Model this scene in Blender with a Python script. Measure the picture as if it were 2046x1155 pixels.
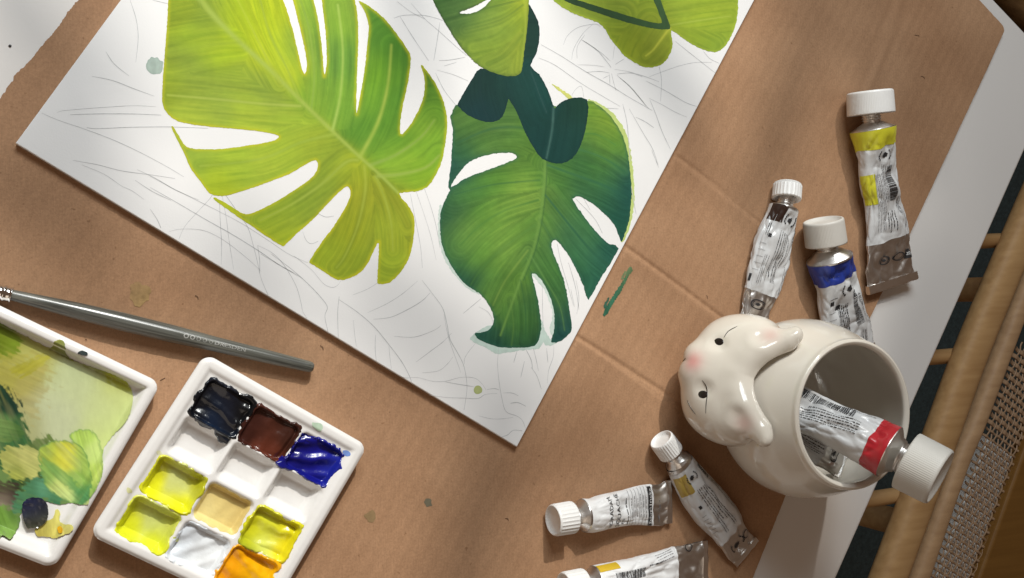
import bpy, math, random
import numpy as np
from mathutils import Vector, Matrix

for o in list(bpy.data.objects):
    bpy.data.objects.remove(o, do_unlink=True)
SC = bpy.context.scene
COL = SC.collection
random.seed(7)

# ------------------------------------------------------------------ camera
# A hand-held camera half a metre above the table, tilted 24 degrees.
F, CX, CY, H = 1830.0, 1023.0, 577.5, 0.485
_d = np.array([math.tan(math.radians(-24)), math.tan(math.radians(-1.5)), -1.0]); _d /= np.linalg.norm(_d)
_u = -_d
_x = np.array([1.0, 0, 0]) - _u[0]*_u; _x /= np.linalg.norm(_x)
CAM_M = np.array([_x, np.cross(_u, _x), _u])          # camera axes -> world axes
cam = bpy.data.cameras.new('camera'); cam_o = bpy.data.objects.new('camera', cam); COL.objects.link(cam_o)
cam.sensor_width = 36; cam.sensor_fit = 'HORIZONTAL'; cam.lens = 36*F/2046
cam.clip_start = 0.01; cam.clip_end = 50
cam_o.matrix_world = Matrix.Translation((0, 0, H)) @ Matrix(CAM_M.tolist()).to_4x4()
SC.camera = cam_o

def P(x, y, z=0.0):
    """point of the plane at height z that lies under photograph pixel (x, y)"""
    r = CAM_M @ np.array([x-CX, -(y-CY), -F]); t = (z-H)/r[2]
    return np.array([r[0]*t, r[1]*t, z])
def PA(xy, z):
    xy = np.asarray(xy, float); z = np.broadcast_to(np.asarray(z, float), (len(xy),))
    r = np.stack([xy[:, 0]-CX, -(xy[:, 1]-CY), np.full(len(xy), -F)], 1) @ CAM_M.T
    t = (z-H)/r[:, 2]
    return np.stack([r[:, 0]*t, r[:, 1]*t, z], 1)
def mpp(x, y, z):
    v = CAM_M.T @ (P(x, y, z)-np.array([0, 0, H])); return -v[2]/F

# ------------------------------------------------------------------ light
W = bpy.data.worlds.new('World'); SC.world = W; W.use_nodes = True
W.node_tree.nodes['Background'].inputs[0].default_value = (0.82, 0.52, 0.34, 1)
W.node_tree.nodes['Background'].inputs[1].default_value = 0.13
def lamp(kind, name, loc, target, energy, color, **kw):
    l = bpy.data.lights.new(name, kind); l.energy = energy; l.color = color
    for k, v in kw.items(): setattr(l, k, v)
    o = bpy.data.objects.new(name, l); COL.objects.link(o)
    o.location = loc
    o.rotation_euler = (Vector(target)-Vector(loc)).to_track_quat('-Z', 'Y').to_euler()
    return o
SUN_DIR = np.array([0.12, 0.99, 0.0]); SUN_DIR /= np.linalg.norm(SUN_DIR)
SUN_EL = math.radians(41)
SUN_VEC = SUN_DIR*math.cos(SUN_EL) + np.array([0, 0, math.sin(SUN_EL)])
AIM = P(660, 620, 0)
lamp('SPOT', 'low_sun_through_window', tuple(AIM+SUN_VEC*3.0), tuple(AIM), 305, (1.0, 0.945, 0.86),
     spot_size=math.radians(20), spot_blend=1.0, shadow_soft_size=0.030)
lamp('AREA', 'window_light', (0.12, 0.85, 0.80), (0.2, 0.0, 0), 9.5, (0.88, 0.965, 1.0),
     shape='RECTANGLE', size=0.6, size_y=0.45)
lamp('AREA', 'added_fill_light', (-0.55, -0.75, 0.9), (0.3, -0.05, 0), 2.1, (1.0, 0.86, 0.70), shape='RECTANGLE', size=0.9, size_y=0.9)  # added fill lamp, lightens the sides turned away from the window
SC.view_settings.view_transform = 'Standard'; SC.view_settings.look = 'None'
SC.view_settings.exposure = 0.0; SC.view_settings.gamma = 1.0
SC.view_settings.use_curve_mapping = False
SC.render.engine = 'CYCLES'

# ------------------------------------------------------------------ helpers
def lin(c):
    c = np.asarray(c, float)/255.0
    return np.where(c <= 0.04045, c/12.92, ((c+0.055)/1.055)**2.4)
WHITE_L = float(lin(240))
def pig(c, k=0.80):
    """pigment colour (albedo) from its look beside the white paper of the photograph"""
    return np.clip(lin(c)/WHITE_L*k, 0.004, 0.86)

def _hash(ix, iy, seed):
    h = (ix.astype(np.int64)*374761393 + iy.astype(np.int64)*668265263 + seed*982451653) & 0xffffffff
    h = ((h ^ (h >> 13))*1274126177) & 0xffffffff
    return ((h ^ (h >> 16)) & 0xffff)/65535.0
def vn(x, y, seed=0):
    x = np.asarray(x, float); y = np.asarray(y, float)
    ix = np.floor(x).astype(np.int64); iy = np.floor(y).astype(np.int64)
    fx = x-ix; fy = y-iy; fx = fx*fx*(3-2*fx); fy = fy*fy*(3-2*fy)
    a = _hash(ix, iy, seed); b = _hash(ix+1, iy, seed); c = _hash(ix, iy+1, seed); d = _hash(ix+1, iy+1, seed)
    return (a*(1-fx)+b*fx)*(1-fy) + (c*(1-fx)+d*fx)*fy
def fbm(x, y, seed=0, n=3):
    s = 0; a = 0.5; t = 0
    for i in range(n):
        s = s + a*vn(np.asarray(x)*2**i, np.asarray(y)*2**i, seed+i*7); t += a; a *= 0.5
    return s/t

def mk(name, V, Fs, mat, parent=None, smooth=True, colors=None):
    """mesh object from a vertex array and a list of face index arrays (one array for each face size)"""
    me = bpy.data.meshes.new(name)
    V = np.asarray(V, np.float32)
    if not isinstance(Fs, list): Fs = [Fs]
    Fs = [np.asarray(f, np.int32) for f in Fs if len(f)]
    me.vertices.add(len(V)); me.vertices.foreach_set('co', V.ravel())
    nl = sum(f.size for f in Fs); nf = sum(len(f) for f in Fs)
    me.loops.add(nl); me.polygons.add(nf)
    me.loops.foreach_set('vertex_index', np.concatenate([f.ravel() for f in Fs]))
    tot = np.concatenate([np.full(len(f), f.shape[1], np.int32) for f in Fs])
    st = np.concatenate([[0], np.cumsum(tot)[:-1]]).astype(np.int32)
    me.polygons.foreach_set('loop_start', st)
    me.polygons.foreach_set('use_smooth', np.full(nf, bool(smooth)))
    me.update(calc_edges=True); me.validate()
    if colors is not None:
        at = me.color_attributes.new('Col', 'FLOAT_COLOR', 'POINT')
        c = np.ones((len(V), 4), np.float32); c[:, :3] = colors
        at.data.foreach_set('color', c.ravel())
    if mat: me.materials.append(mat)
    o = bpy.data.objects.new(name, me); COL.objects.link(o)
    if parent is not None: o.parent = parent
    return o
def thing(name, label, cat, loc=(0, 0, 0), group=None):
    o = bpy.data.objects.new(name, None); COL.objects.link(o)
    o.empty_display_size = 0.01; o.location = loc
    o['label'] = label; o['category'] = cat
    if group: o['group'] = group
    return o
def keep_world(o, root):
    """parent without moving: meshes are written in world space, the root stands at the thing's base"""
    o.parent = root; o.matrix_parent_inverse = Matrix.Translation(root.location).inverted()

class Bag:
    """collects shapes into one mesh"""
    def __init__(s): s.v = []; s.f = {}; s.n = 0
    def add(s, V, Fc):
        V = np.asarray(V, float); Fc = np.asarray(Fc, int)
        s.v.append(V); s.f.setdefault(Fc.shape[1], []).append(Fc+s.n); s.n += len(V)
    def build(s, name, mat, parent=None, smooth=True, colors=None):
        return mk(name, np.concatenate(s.v), [np.concatenate(x) for x in s.f.values()], mat, parent, smooth, colors)

def gridfaces(nu, nv, wrap=False):
    i = np.arange(nu-1)[:, None]*nv; j = np.arange(nv if wrap else nv-1)[None, :]
    j2 = (j+1) % nv
    return np.stack([i+j, i+nv+j, i+nv+j2, i+j2], -1).reshape(-1, 4)
def lathe(prof, n=48, ribs=None):
    """prof: list of (axial, radius); axis +x"""
    prof = np.asarray(prof, float); th = np.linspace(0, 2*np.pi, n, endpoint=False)
    R = np.repeat(prof[:, 1][:, None], n, 1)
    if ribs is not None: R = R + ribs(prof[:, 0][:, None], th[None, :])*(prof[:, 1][:, None] > 0.0005)
    V = np.stack([np.repeat(prof[:, 0][:, None], n, 1), R*np.cos(th), R*np.sin(th)], -1).reshape(-1, 3)
    return V, gridfaces(len(prof), n, True)[:, ::-1]
def tubepath(pts, r, n=8):
    """round bar along a polyline, closed ends"""
    pts = np.asarray(pts, float); m = len(pts); r = np.broadcast_to(np.asarray(r, float), (m,))
    T = np.gradient(pts, axis=0); T /= np.linalg.norm(T, axis=1)[:, None]+1e-12
    up = np.array([0, 0, 1.0]); S = np.cross(T, up); bad = np.linalg.norm(S, axis=1) < 1e-6
    S[bad] = [1, 0, 0]; S /= np.linalg.norm(S, axis=1)[:, None]; U = np.cross(S, T)
    th = np.linspace(0, 2*np.pi, n, endpoint=False)
    V = pts[:, None, :] + r[:, None, None]*(np.cos(th)[None, :, None]*S[:, None, :]+np.sin(th)[None, :, None]*U[:, None, :])
    V = np.concatenate([V.reshape(-1, 3), pts[:1], pts[-1:]])
    Fq = gridfaces(m, n, True)
    a = np.arange(n); b = (a+1) % n
    Ft = np.concatenate([np.stack([np.full(n, m*n), a, b], 1), np.stack([np.full(n, m*n+1), (m-1)*n+b, (m-1)*n+a], 1)])
    return V, Fq, Ft
def catmull(pts, k=4, closed=True):
    p = np.asarray(pts, float); n = len(p); out = []
    rng = n if closed else n-1
    for i in range(rng):
        if closed: a, b, c, d = p[(i-1) % n], p[i], p[(i+1) % n], p[(i+2) % n]
        else: a, b, c, d = p[max(i-1, 0)], p[i], p[i+1], p[min(i+2, n-1)]
        for t in np.arange(k)/k:
            out.append(0.5*((2*b)+(-a+c)*t+(2*a-5*b+4*c-d)*t*t+(-a+3*b-3*c+d)*t**3))
    if not closed: out.append(p[-1])
    return np.array(out)
def seg_dist(x, y, pts, closed=False):
    """distance to a polyline and the arc length at the nearest point"""
    pts = np.asarray(pts, float); q = np.roll(pts, -1, 0) if closed else pts[1:]
    p0 = pts if closed else pts[:-1]
    best = np.full(x.shape, 1e9); arc = np.zeros(x.shape); s0 = 0.0
    for a, b in zip(p0, q):
        d = b-a; L2 = d@d
        if L2 < 1e-9: continue
        t = np.clip(((x-a[0])*d[0]+(y-a[1])*d[1])/L2, 0, 1)
        dd = np.hypot(x-a[0]-t*d[0], y-a[1]-t*d[1])
        m = dd < best; best = np.where(m, dd, best); arc = np.where(m, s0+t*math.sqrt(L2), arc)
        s0 += math.sqrt(L2)
    return best, arc
def poly_sdf(x, y, pts):
    pts = np.asarray(pts, float)
    d, _ = seg_dist(x, y, pts, True)
    ins = np.zeros(x.shape, bool); q = np.roll(pts, -1, 0)
    for a, b in zip(pts, q):
        if a[1] == b[1]: continue
        c = (a[1] > y) != (b[1] > y)
        ins ^= c & (x < (b[0]-a[0])*(y-a[1])/(b[1]-a[1])+a[0])
    return np.where(ins, -d, d)
def clip_grid(x0, x1, y0, y1, step, sdf):
    """triangulated grid cut exactly along sdf = 0 (inside is negative)"""
    nx = int((x1-x0)/step)+2; ny = int((y1-y0)/step)+2
    gx, gy = np.meshgrid(x0+np.arange(nx)*step, y0+np.arange(ny)*step, indexing='ij')
    V = np.stack([gx.ravel(), gy.ravel()], 1); S = sdf(V[:, 0], V[:, 1])
    S = np.where(np.abs(S) < 1e-6, 1e-6, S)
    q = gridfaces(nx, ny); T = np.concatenate([q[:, [0, 1, 2]], q[:, [0, 2, 3]]])
    I = S[T] < 0; c = I.sum(1)
    full = T[c == 3]
    newf = []; keys = []
    def cuts(a, b): return np.stack([np.minimum(a, b), np.maximum(a, b)], 1)
    part1 = T[c == 1]; k = np.argmax(I[c == 1], 1)
    r1 = np.stack([np.take_along_axis(part1, ((k+i) % 3)[:, None], 1)[:, 0] for i in range(3)], 1) if len(part1) else np.zeros((0, 3), int)
    part2 = T[c == 2]; k = np.argmin(I[c == 2], 1)
    r2 = np.stack([np.take_along_axis(part2, ((k+i) % 3)[:, None], 1)[:, 0] for i in range(3)], 1) if len(part2) else np.zeros((0, 3), int)
    E = np.concatenate([cuts(r1[:, 0], r1[:, 1]), cuts(r1[:, 0], r1[:, 2]), cuts(r2[:, 0], r2[:, 1]), cuts(r2[:, 0], r2[:, 2])])
    if len(E):
        U, inv = np.unique(E, axis=0, return_inverse=True); inv = inv.ravel()
        sa, sb = S[U[:, 0]], S[U[:, 1]]; t = (sa/(sa-sb))[:, None]
        NV = V[U[:, 0]]*(1-t)+V[U[:, 1]]*t; base = len(V)
        n1, n2 = len(r1), len(r2)
        e1, e2 = inv[:n1]+base, inv[n1:2*n1]+base; e3, e4 = inv[2*n1:2*n1+n2]+base, inv[2*n1+n2:]+base
        V = np.concatenate([V, NV])
        full = np.concatenate([full, np.stack([r1[:, 0], e1, e2], 1),
                               np.stack([e3, r2[:, 1], r2[:, 2]], 1), np.stack([e3, r2[:, 2], e4], 1)])
    used, inv = np.unique(full, return_inverse=True)
    return V[used], inv.reshape(-1, 3)
def rim_edges(T):
    e = np.concatenate([T[:, [0, 1]], T[:, [1, 2]], T[:, [2, 0]]])
    k = np.sort(e, 1); u, i, c = np.unique(k, axis=0, return_index=True, return_counts=True)
    return e[i[c == 1]]
def solidify(V3, T, zbot):
    """skirt from the sheet's border down to zbot, and a bottom"""
    E = rim_edges(T); n = len(V3)
    B = V3.copy(); B[:, 2] = zbot
    ring = np.unique(E); m = {v: n+i for i, v in enumerate(ring)}; m2 = {v: n+len(ring)+i for i, v in enumerate(ring)}
    VV = np.concatenate([V3, V3[ring], B[ring]])
    Q = np.array([[m[b], m[a], m2[a], m2[b]] for a, b in E])
    return VV, Q
def up_tris(V3, T):
    a, b, c = V3[T[:, 0]], V3[T[:, 1]], V3[T[:, 2]]
    nz = (b[:, 0]-a[:, 0])*(c[:, 1]-a[:, 1])-(b[:, 1]-a[:, 1])*(c[:, 0]-a[:, 0])
    T = T.copy(); f = nz < 0; T[f] = T[f][:, [0, 2, 1]]; return T
def idw(x, y, samples, sig=34.0):
    num = np.zeros((len(x), 3)); den = np.zeros(len(x))
    for sx, sy, c in samples:
        d2 = (x-sx)**2+(y-sy)**2
        w = np.exp(-d2/sig**2)+0.02/(1+d2/sig**2)**2; num += w[:, None]*pig(c); den += w
    return num/den[:, None]

# ------------------------------------------------------------------ materials
def nodes(name):
    m = bpy.data.materials.new(name); m.use_nodes = True
    nt = m.node_tree; b = nt.nodes['Principled BSDF']; return m, nt, b
def N(nt, t, **kw):
    n = nt.nodes.new(t)
    for k, v in kw.items():
        if k in n.inputs: n.inputs[k].default_value = v
        else: setattr(n, k, v)
    return n
def coords(nt, scale=(1, 1, 1), rot=(0, 0, 0)):
    tc = N(nt, 'ShaderNodeTexCoord'); mp = N(nt, 'ShaderNodeMapping')
    mp.inputs['Scale'].default_value = scale; mp.inputs['Rotation'].default_value = rot
    nt.links.new(tc.outputs['Object'], mp.inputs['Vector']); return mp.outputs['Vector']
def simple(name, col, rough=0.5, metal=0.0, coat=0.0, vary=0.06, vscale=90, bump=0.0, bscale=400, spec=0.5, rvary=0.0):
    m, nt, b = nodes(name)
    vec = coords(nt)
    nz = N(nt, 'ShaderNodeTexNoise', Scale=vscale, Detail=4.0); nt.links.new(vec, nz.inputs['Vector'])
    mx = N(nt, 'ShaderNodeMix', data_type='RGBA', blend_type='MIX')
    c = np.array(col)
    mx.inputs[6].default_value = (*np.clip(c*(1-vary), 0, 1), 1); mx.inputs[7].default_value = (*np.clip(c*(1+vary), 0, 1), 1)
    nt.links.new(nz.outputs['Fac'], mx.inputs[0]); nt.links.new(mx.outputs[2], b.inputs['Base Color'])
    b.inputs['Roughness'].default_value = rough; b.inputs['Metallic'].default_value = metal
    b.inputs['Coat Weight'].default_value = coat; b.inputs['Coat Roughness'].default_value = 0.06
    b.inputs['Specular IOR Level'].default_value = spec
    if rvary:
        mr = N(nt, 'ShaderNodeMapRange'); mr.inputs[3].default_value = rough-rvary; mr.inputs[4].default_value = rough+rvary
        nt.links.new(nz.outputs['Fac'], mr.inputs[0]); nt.links.new(mr.outputs[0], b.inputs['Roughness'])
    if bump:
        n2 = N(nt, 'ShaderNodeTexNoise', Scale=bscale, Detail=5.0); nt.links.new(vec, n2.inputs['Vector'])
        bp = N(nt, 'ShaderNodeBump', Strength=1.0, Distance=bump)
        nt.links.new(n2.outputs['Fac'], bp.inputs['Height']); nt.links.new(bp.outputs['Normal'], b.inputs['Normal'])
    return m
def vcol(name, rough=0.6, coat=0.0, bump=0.0, bscale=900, spec=0.4, stretch=(1, 1, 1)):
    m, nt, b = nodes(name)
    a = N(nt, 'ShaderNodeAttribute', attribute_name='Col')
    nt.links.new(a.outputs['Color'], b.inputs['Base Color'])
    b.inputs['Roughness'].default_value = rough; b.inputs['Coat Weight'].default_value = coat
    b.inputs['Coat Roughness'].default_value = 0.08; b.inputs['Specular IOR Level'].default_value = spec
    if bump:
        n2 = N(nt, 'ShaderNodeTexNoise', Scale=bscale, Detail=5.0); nt.links.new(coords(nt, stretch), n2.inputs['Vector'])
        bp = N(nt, 'ShaderNodeBump', Strength=1.0, Distance=bump)
        nt.links.new(n2.outputs['Fac'], bp.inputs['Height']); nt.links.new(bp.outputs['Normal'], b.inputs['Normal'])
    return m

ZC = 0.0035          # top of the cardboard
ZB = ZC + 0.0038     # top of the painting panel
fl = P(1504, 1155, ZC)-P(2006, 62, ZC); FL_ANG = math.atan2(fl[1], fl[0])   # direction of the flutes

def kraft_material():
    m, nt, b = nodes('kraft_cardboard')
    v = coords(nt)
    big = N(nt, 'ShaderNodeTexNoise', Scale=14.0, Detail=5.0); nt.links.new(v, big.inputs['Vector'])
    fine = N(nt, 'ShaderNodeTexNoise', Scale=900.0, Detail=6.0, Roughness=0.7); nt.links.new(v, fine.inputs['Vector'])
    vf = coords(nt, (1500, 120, 600), (0, 0, -FL_ANG))
    fib = N(nt, 'ShaderNodeTexNoise', Scale=1.0, Detail=4.0, Roughness=0.65); nt.links.new(vf, fib.inputs['Vector'])
    r = N(nt, 'ShaderNodeValToRGB'); r.color_ramp.elements[0].position = 0.30; r.color_ramp.elements[1].position = 0.72
    r.color_ramp.elements[0].color = (0.315, 0.176, 0.096, 1); r.color_ramp.elements[1].color = (0.430, 0.254, 0.145, 1)
    nt.links.new(big.outputs['Fac'], r.inputs[0])
    m1 = N(nt, 'ShaderNodeMix', data_type='RGBA', blend_type='OVERLAY'); m1.inputs[0].default_value = 0.55
    nt.links.new(r.outputs[0], m1.inputs[6]); nt.links.new(fine.outputs['Color'], m1.inputs[7])
    g = N(nt, 'ShaderNodeRGBToBW'); nt.links.new(fine.outputs['Color'], g.inputs[0])
    nt.links.new(g.outputs[0], m1.inputs[7])
    m2 = N(nt, 'ShaderNodeMix', data_type='RGBA', blend_type='OVERLAY'); m2.inputs[0].default_value = 0.16
    nt.links.new(m1.outputs[2], m2.inputs[6]); nt.links.new(fib.outputs['Fac'], m2.inputs[7])
    # dark flecks of the recycled pulp
    fk = N(nt, 'ShaderNodeTexNoise', Scale=330.0, Detail=2.0); nt.links.new(v, fk.inputs['Vector'])
    fr = N(nt, 'ShaderNodeValToRGB'); fr.color_ramp.elements[0].position = 0.70; fr.color_ramp.elements[1].position = 0.78
    fr.color_ramp.elements[0].color = (1, 1, 1, 1); fr.color_ramp.elements[1].color = (0.55, 0.5, 0.45, 1)
    nt.links.new(fk.outputs['Fac'], fr.inputs[0])
    m3 = N(nt, 'ShaderNodeMix', data_type='RGBA', blend_type='MULTIPLY'); m3.inputs[0].default_value = 0.7
    nt.links.new(m2.outputs[2], m3.inputs[6]); nt.links.new(fr.outputs[0], m3.inputs[7])
    nt.links.new(m3.outputs[2], b.inputs['Base Color'])
    b.inputs['Roughness'].default_value = 0.78; b.inputs['Specular IOR Level'].default_value = 0.25
    bp = N(nt, 'ShaderNodeBump', Strength=0.6, Distance=0.00018)
    nt.links.new(fine.outputs['Fac'], bp.inputs['Height']); nt.links.new(bp.outputs['Normal'], b.inputs['Normal'])
    return m
M_KRAFT = kraft_material()
M_KRAFT_EDGE = simple('cardboard_cut_edge', (0.26, 0.15, 0.085), 0.9, vary=0.25, vscale=700, bump=0.0003, bscale=900)
M_TABLE = simple('white_laminate', (0.74, 0.72, 0.70), 0.32, vary=0.02, vscale=12, bump=0.00003, bscale=500)
M_PAPER = simple('white_paper_board', (0.80, 0.80, 0.80), 0.55, vary=0.012, vscale=60, bump=0.00004, bscale=1200)
M_PAINT = vcol('gouache_paint', 0.72, bump=0.00005, bscale=1500, spec=0.15)
M_WET = vcol('wet_paint', 0.24, coat=0.3, bump=0.00028, bscale=300, spec=0.4)
M_WASH = vcol('paint_wash', 0.28, coat=0.15, bump=0.00004, bscale=500)
M_GRAPH = simple('graphite', (0.50, 0.51, 0.52), 0.6, vary=0.35, vscale=500)
M_PORC = simple('white_porcelain', (0.80, 0.79, 0.775), 0.10, coat=0.3, vary=0.012, vscale=40)
M_IVORY = vcol('ivory_glazed_ceramic', 0.12, coat=0.35, bump=0.00006, bscale=55, spec=0.5)
M_BLACKGLAZE = simple('black_glaze', (0.018, 0.014, 0.012), 0.2, vary=0.2)
M_FOIL = simple('aluminium_foil', (0.74, 0.72, 0.70), 0.36, metal=1.0, vary=0.10, vscale=140, bump=0.00010, bscale=120, rvary=0.08)
M_CRIMP = simple('folded_metal_edge', (0.82, 0.80, 0.78), 0.30, metal=1.0, vary=0.08, vscale=300)
M_LABEL = simple('tube_label', (0.63, 0.64, 0.65), 0.32, vary=0.04, vscale=90, bump=0.00016, bscale=150, coat=0.15)
M_INK = simple('black_ink', (0.025, 0.025, 0.028), 0.45, vary=0.3, vscale=800)
M_GREYINK = simple('grey_ink', (0.20, 0.20, 0.21), 0.5, vary=0.3, vscale=800)
M_CAP = simple('white_plastic_cap', (0.82, 0.82, 0.81), 0.38, vary=0.03, vscale=200, bump=0.00003, bscale=900)
M_LBL_WHITE = simple('printed_white', (0.8, 0.8, 0.8), 0.4, vary=0.03)
def crumple(m, scale, dist):
    nt = m.node_tree; b = nt.nodes['Principled BSDF']; vo = N(nt, 'ShaderNodeTexVoronoi', Scale=scale, feature='F1'); nt.links.new(coords(nt, (1, 1.6, 1)), vo.inputs['Vector'])
    bp = N(nt, 'ShaderNodeBump', Strength=1.0, Distance=dist); nt.links.new(vo.outputs['Distance'], bp.inputs['Height'])
    l = b.inputs['Normal'].links
    if l: nt.links.new(l[0].from_socket, bp.inputs['Normal'])
    nt.links.new(bp.outputs['Normal'], b.inputs['Normal'])
crumple(M_FOIL, 62, 0.0022); crumple(M_LABEL, 75, 0.0010)
def band_mat(name, c): return simple(name, c, 0.33, vary=0.10, vscale=120, bump=0.00015, bscale=150, coat=0.15)

# ================================================================== SETTING
def struct(o): o['kind'] = 'structure'; return o
M_CARPET = simple('blue_grey_carpet', (0.045, 0.075, 0.085), 0.95, vary=0.6, vscale=160, bump=0.004, bscale=260)
v = np.array([[-1.5, -2, -0.74], [2.6, -2, -0.74], [2.6, 2, -0.74], [-1.5, 2, -0.74]])
struct(mk('floor', v, np.array([[0, 1, 2, 3]]), M_CARPET, smooth=False))

# table: white laminate top with a rounded edge, corner beyond the cardboard
tab = thing('table', 'white laminate table top under the cardboard, one corner beside the cane chair', 'table', (0.2, 0, -0.74))
def rounded_slab(poly, z0, z1, r, k=5):
    """prism with a rounded upper edge; poly counter-clockwise"""
    poly = np.asarray(poly, float); n = len(poly); rings = []
    e = np.roll(poly, -1, 0)-poly; e /= np.linalg.norm(e, axis=1)[:, None]
    nr = np.stack([e[:, 1], -e[:, 0]], 1); b = nr+np.roll(nr, 1, 0); b /= (1+np.sum(nr*np.roll(nr, 1, 0), 1))[:, None]
    rings.append((poly-b*r*0.0, z0))
    for i in range(k+1):
        a = math.pi/2*i/k; rings.append((poly-b*r*(1-math.cos(a)), z1-r+r*math.sin(a)))
    V = np.concatenate([np.concatenate([p, np.full((n, 1), z)], 1) for p, z in rings])
    m = len(rings); Q = gridfaces(m, n, True)
    return V, Q[:, ::-1], (m-1)*n+np.arange(n)
tc = P(2120, 139, 0)[:2]; td = P(1673, 1155, 0)[:2]-tc; td /= np.linalg.norm(td)
tu = P(1989, 0, 0)[:2]-tc; tu /= np.linalg.norm(tu)
tp = np.array([tc+td*0.62, tc, tc+tu*0.20, [tc[0]+tu[0]*0.20-0.9, tc[1]+tu[1]*0.20+0.05], [-0.42, -0.32]])
V, Q, cap = rounded_slab(tp, -0.028, 0.0, 0.003)
o = mk('table_top', V, [Q[:, ::-1], cap[None, :], np.arange(len(tp))[None, ::-1]], M_TABLE, None, smooth=False); keep_world(o, tab)
for i, (cx_, cy_) in enumerate([(0.50, 0.10), (-0.30, 0.18), (-0.30, -0.24), (0.30, -0.35)]):
    V, Fq, Ft = tubepath([(cx_, cy_, -0.74), (cx_, cy_, -0.4), (cx_, cy_, -0.029)], [0.014, 0.018, 0.02], 16)
    o = mk('leg', V, [Fq, Ft], M_TABLE); keep_world(o, tab)
sp = P(20, 92, 0); V, Q_ = lathe([(0.0, 0.0), (0.0, 0.0007), (0.0003, 0.0005), (0.0003, 0.0)], 8)
o = mk('speck', np.stack([V[:, 1]+sp[0], V[:, 2]+sp[1], V[:, 0]+0.0002], 1), Q_, M_INK); keep_world(o, tab)

# ================================================================== CARDBOARD
torn = [(-75, 300), (-40, 243), (0, 197), (14, 176), (26, 160), (29, 151), (48, 132), (69, 111), (90, 83), (107, 66), (121, 47), (133, 29),
        (135, 24), (145, 12), (156, 0), (172, -20), (200, -60), (240, -110)]
cb_poly = torn + [(1850, -110), (1915, -42), (1957, 0), (1992, 38), (2001, 47), (2005, 54), (2007, 62), (2003, 70), (1975, 133), (1943, 200), (1819, 465),
                  (1571, 987), (1504, 1155), (1470, 1240), (-75, 1240)]
cb_poly = np.array(cb_poly, float)
creases = [([(1355, 315), (1400, 350), (1500, 430), (1560, 478)], 0.8), ([(1245, 490), (1330, 552), (1440, 635), (1500, 684)], 1.0),
           ([(1140, 665), (1200, 702), (1320, 780), (1370, 812)], 0.8)]
ridge = [(1812, -30), (1772, 82), (1748, 150), (1728, 200)]
def cb_sdf(x, y):
    n = (fbm(x/5.0, y/5.0, 3)-0.5)
    torn_side = (x < 260) & (y < 320)
    return poly_sdf(x, y, cb_poly) + np.where(torn_side, n*5, n*1.3)
V2, T = clip_grid(-78, 2012, -112, 1242, 3.8, cb_sdf)
V3 = PA(V2, ZC)
ca, sa = math.cos(FL_ANG), math.sin(FL_ANG)
BOARD_PX = np.array([(31, 286), (1033, 893), (1507, 0), (1560, -130), (150, -130), (241, 0)])
def cb_dz(V2):
    W3 = PA(V2, ZC); cross = -W3[:, 0]*sa+W3[:, 1]*ca; along = W3[:, 0]*ca+W3[:, 1]*sa
    dz = 0.00009*np.sin(cross/0.0078*2*np.pi+0.5*fbm(along*10, cross*6, 5)) * (0.6+0.6*fbm(along*30, cross*9, 9))
    dz = dz + 0.0003*(fbm(W3[:, 0]*9, W3[:, 1]*9, 21)-0.5)
    for pl, amp in creases:
        d, _ = seg_dist(V2[:, 0], V2[:, 1], np.array(pl)); sd_ = (V2[:, 1]-pl[0][1])-(V2[:, 0]-pl[0][0])*0.74
        dz = dz - 0.00105*amp*np.exp(-(d/4.8)**2) + 0.0009*amp*np.exp(-(d/26.0)**2)*np.where(sd_ > 0, 1.0, 0.35)
    d, _ = seg_dist(V2[:, 0], V2[:, 1], np.array(ridge)); dz = dz + 0.0005*np.exp(-(d/8.0)**2) - 0.0002*np.exp(-((d-17)/8.0)**2)
    return np.minimum(dz, 0.0011)
V3[:, 2] += cb_dz(V2)
under = poly_sdf(V2[:, 0], V2[:, 1], BOARD_PX) < 6
V3[under, 2] = np.minimum(V3[under, 2], ZC-0.0001)
T = up_tris(V3, T)
VV, Qs = solidify(V3, T, 0.0004)
cbd = thing('cardboard_sheet', 'brown corrugated cardboard sheet with creases and a torn edge, covering the table', 'cardboard', (0.25, 0, 0))
nT = len(T)
o = mk('face_liner', V3, T, M_KRAFT); keep_world(o, cbd)
o = mk('cut_edge', VV[len(V3):], Qs-len(V3), M_KRAFT_EDGE, smooth=False); keep_world(o, cbd)

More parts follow.
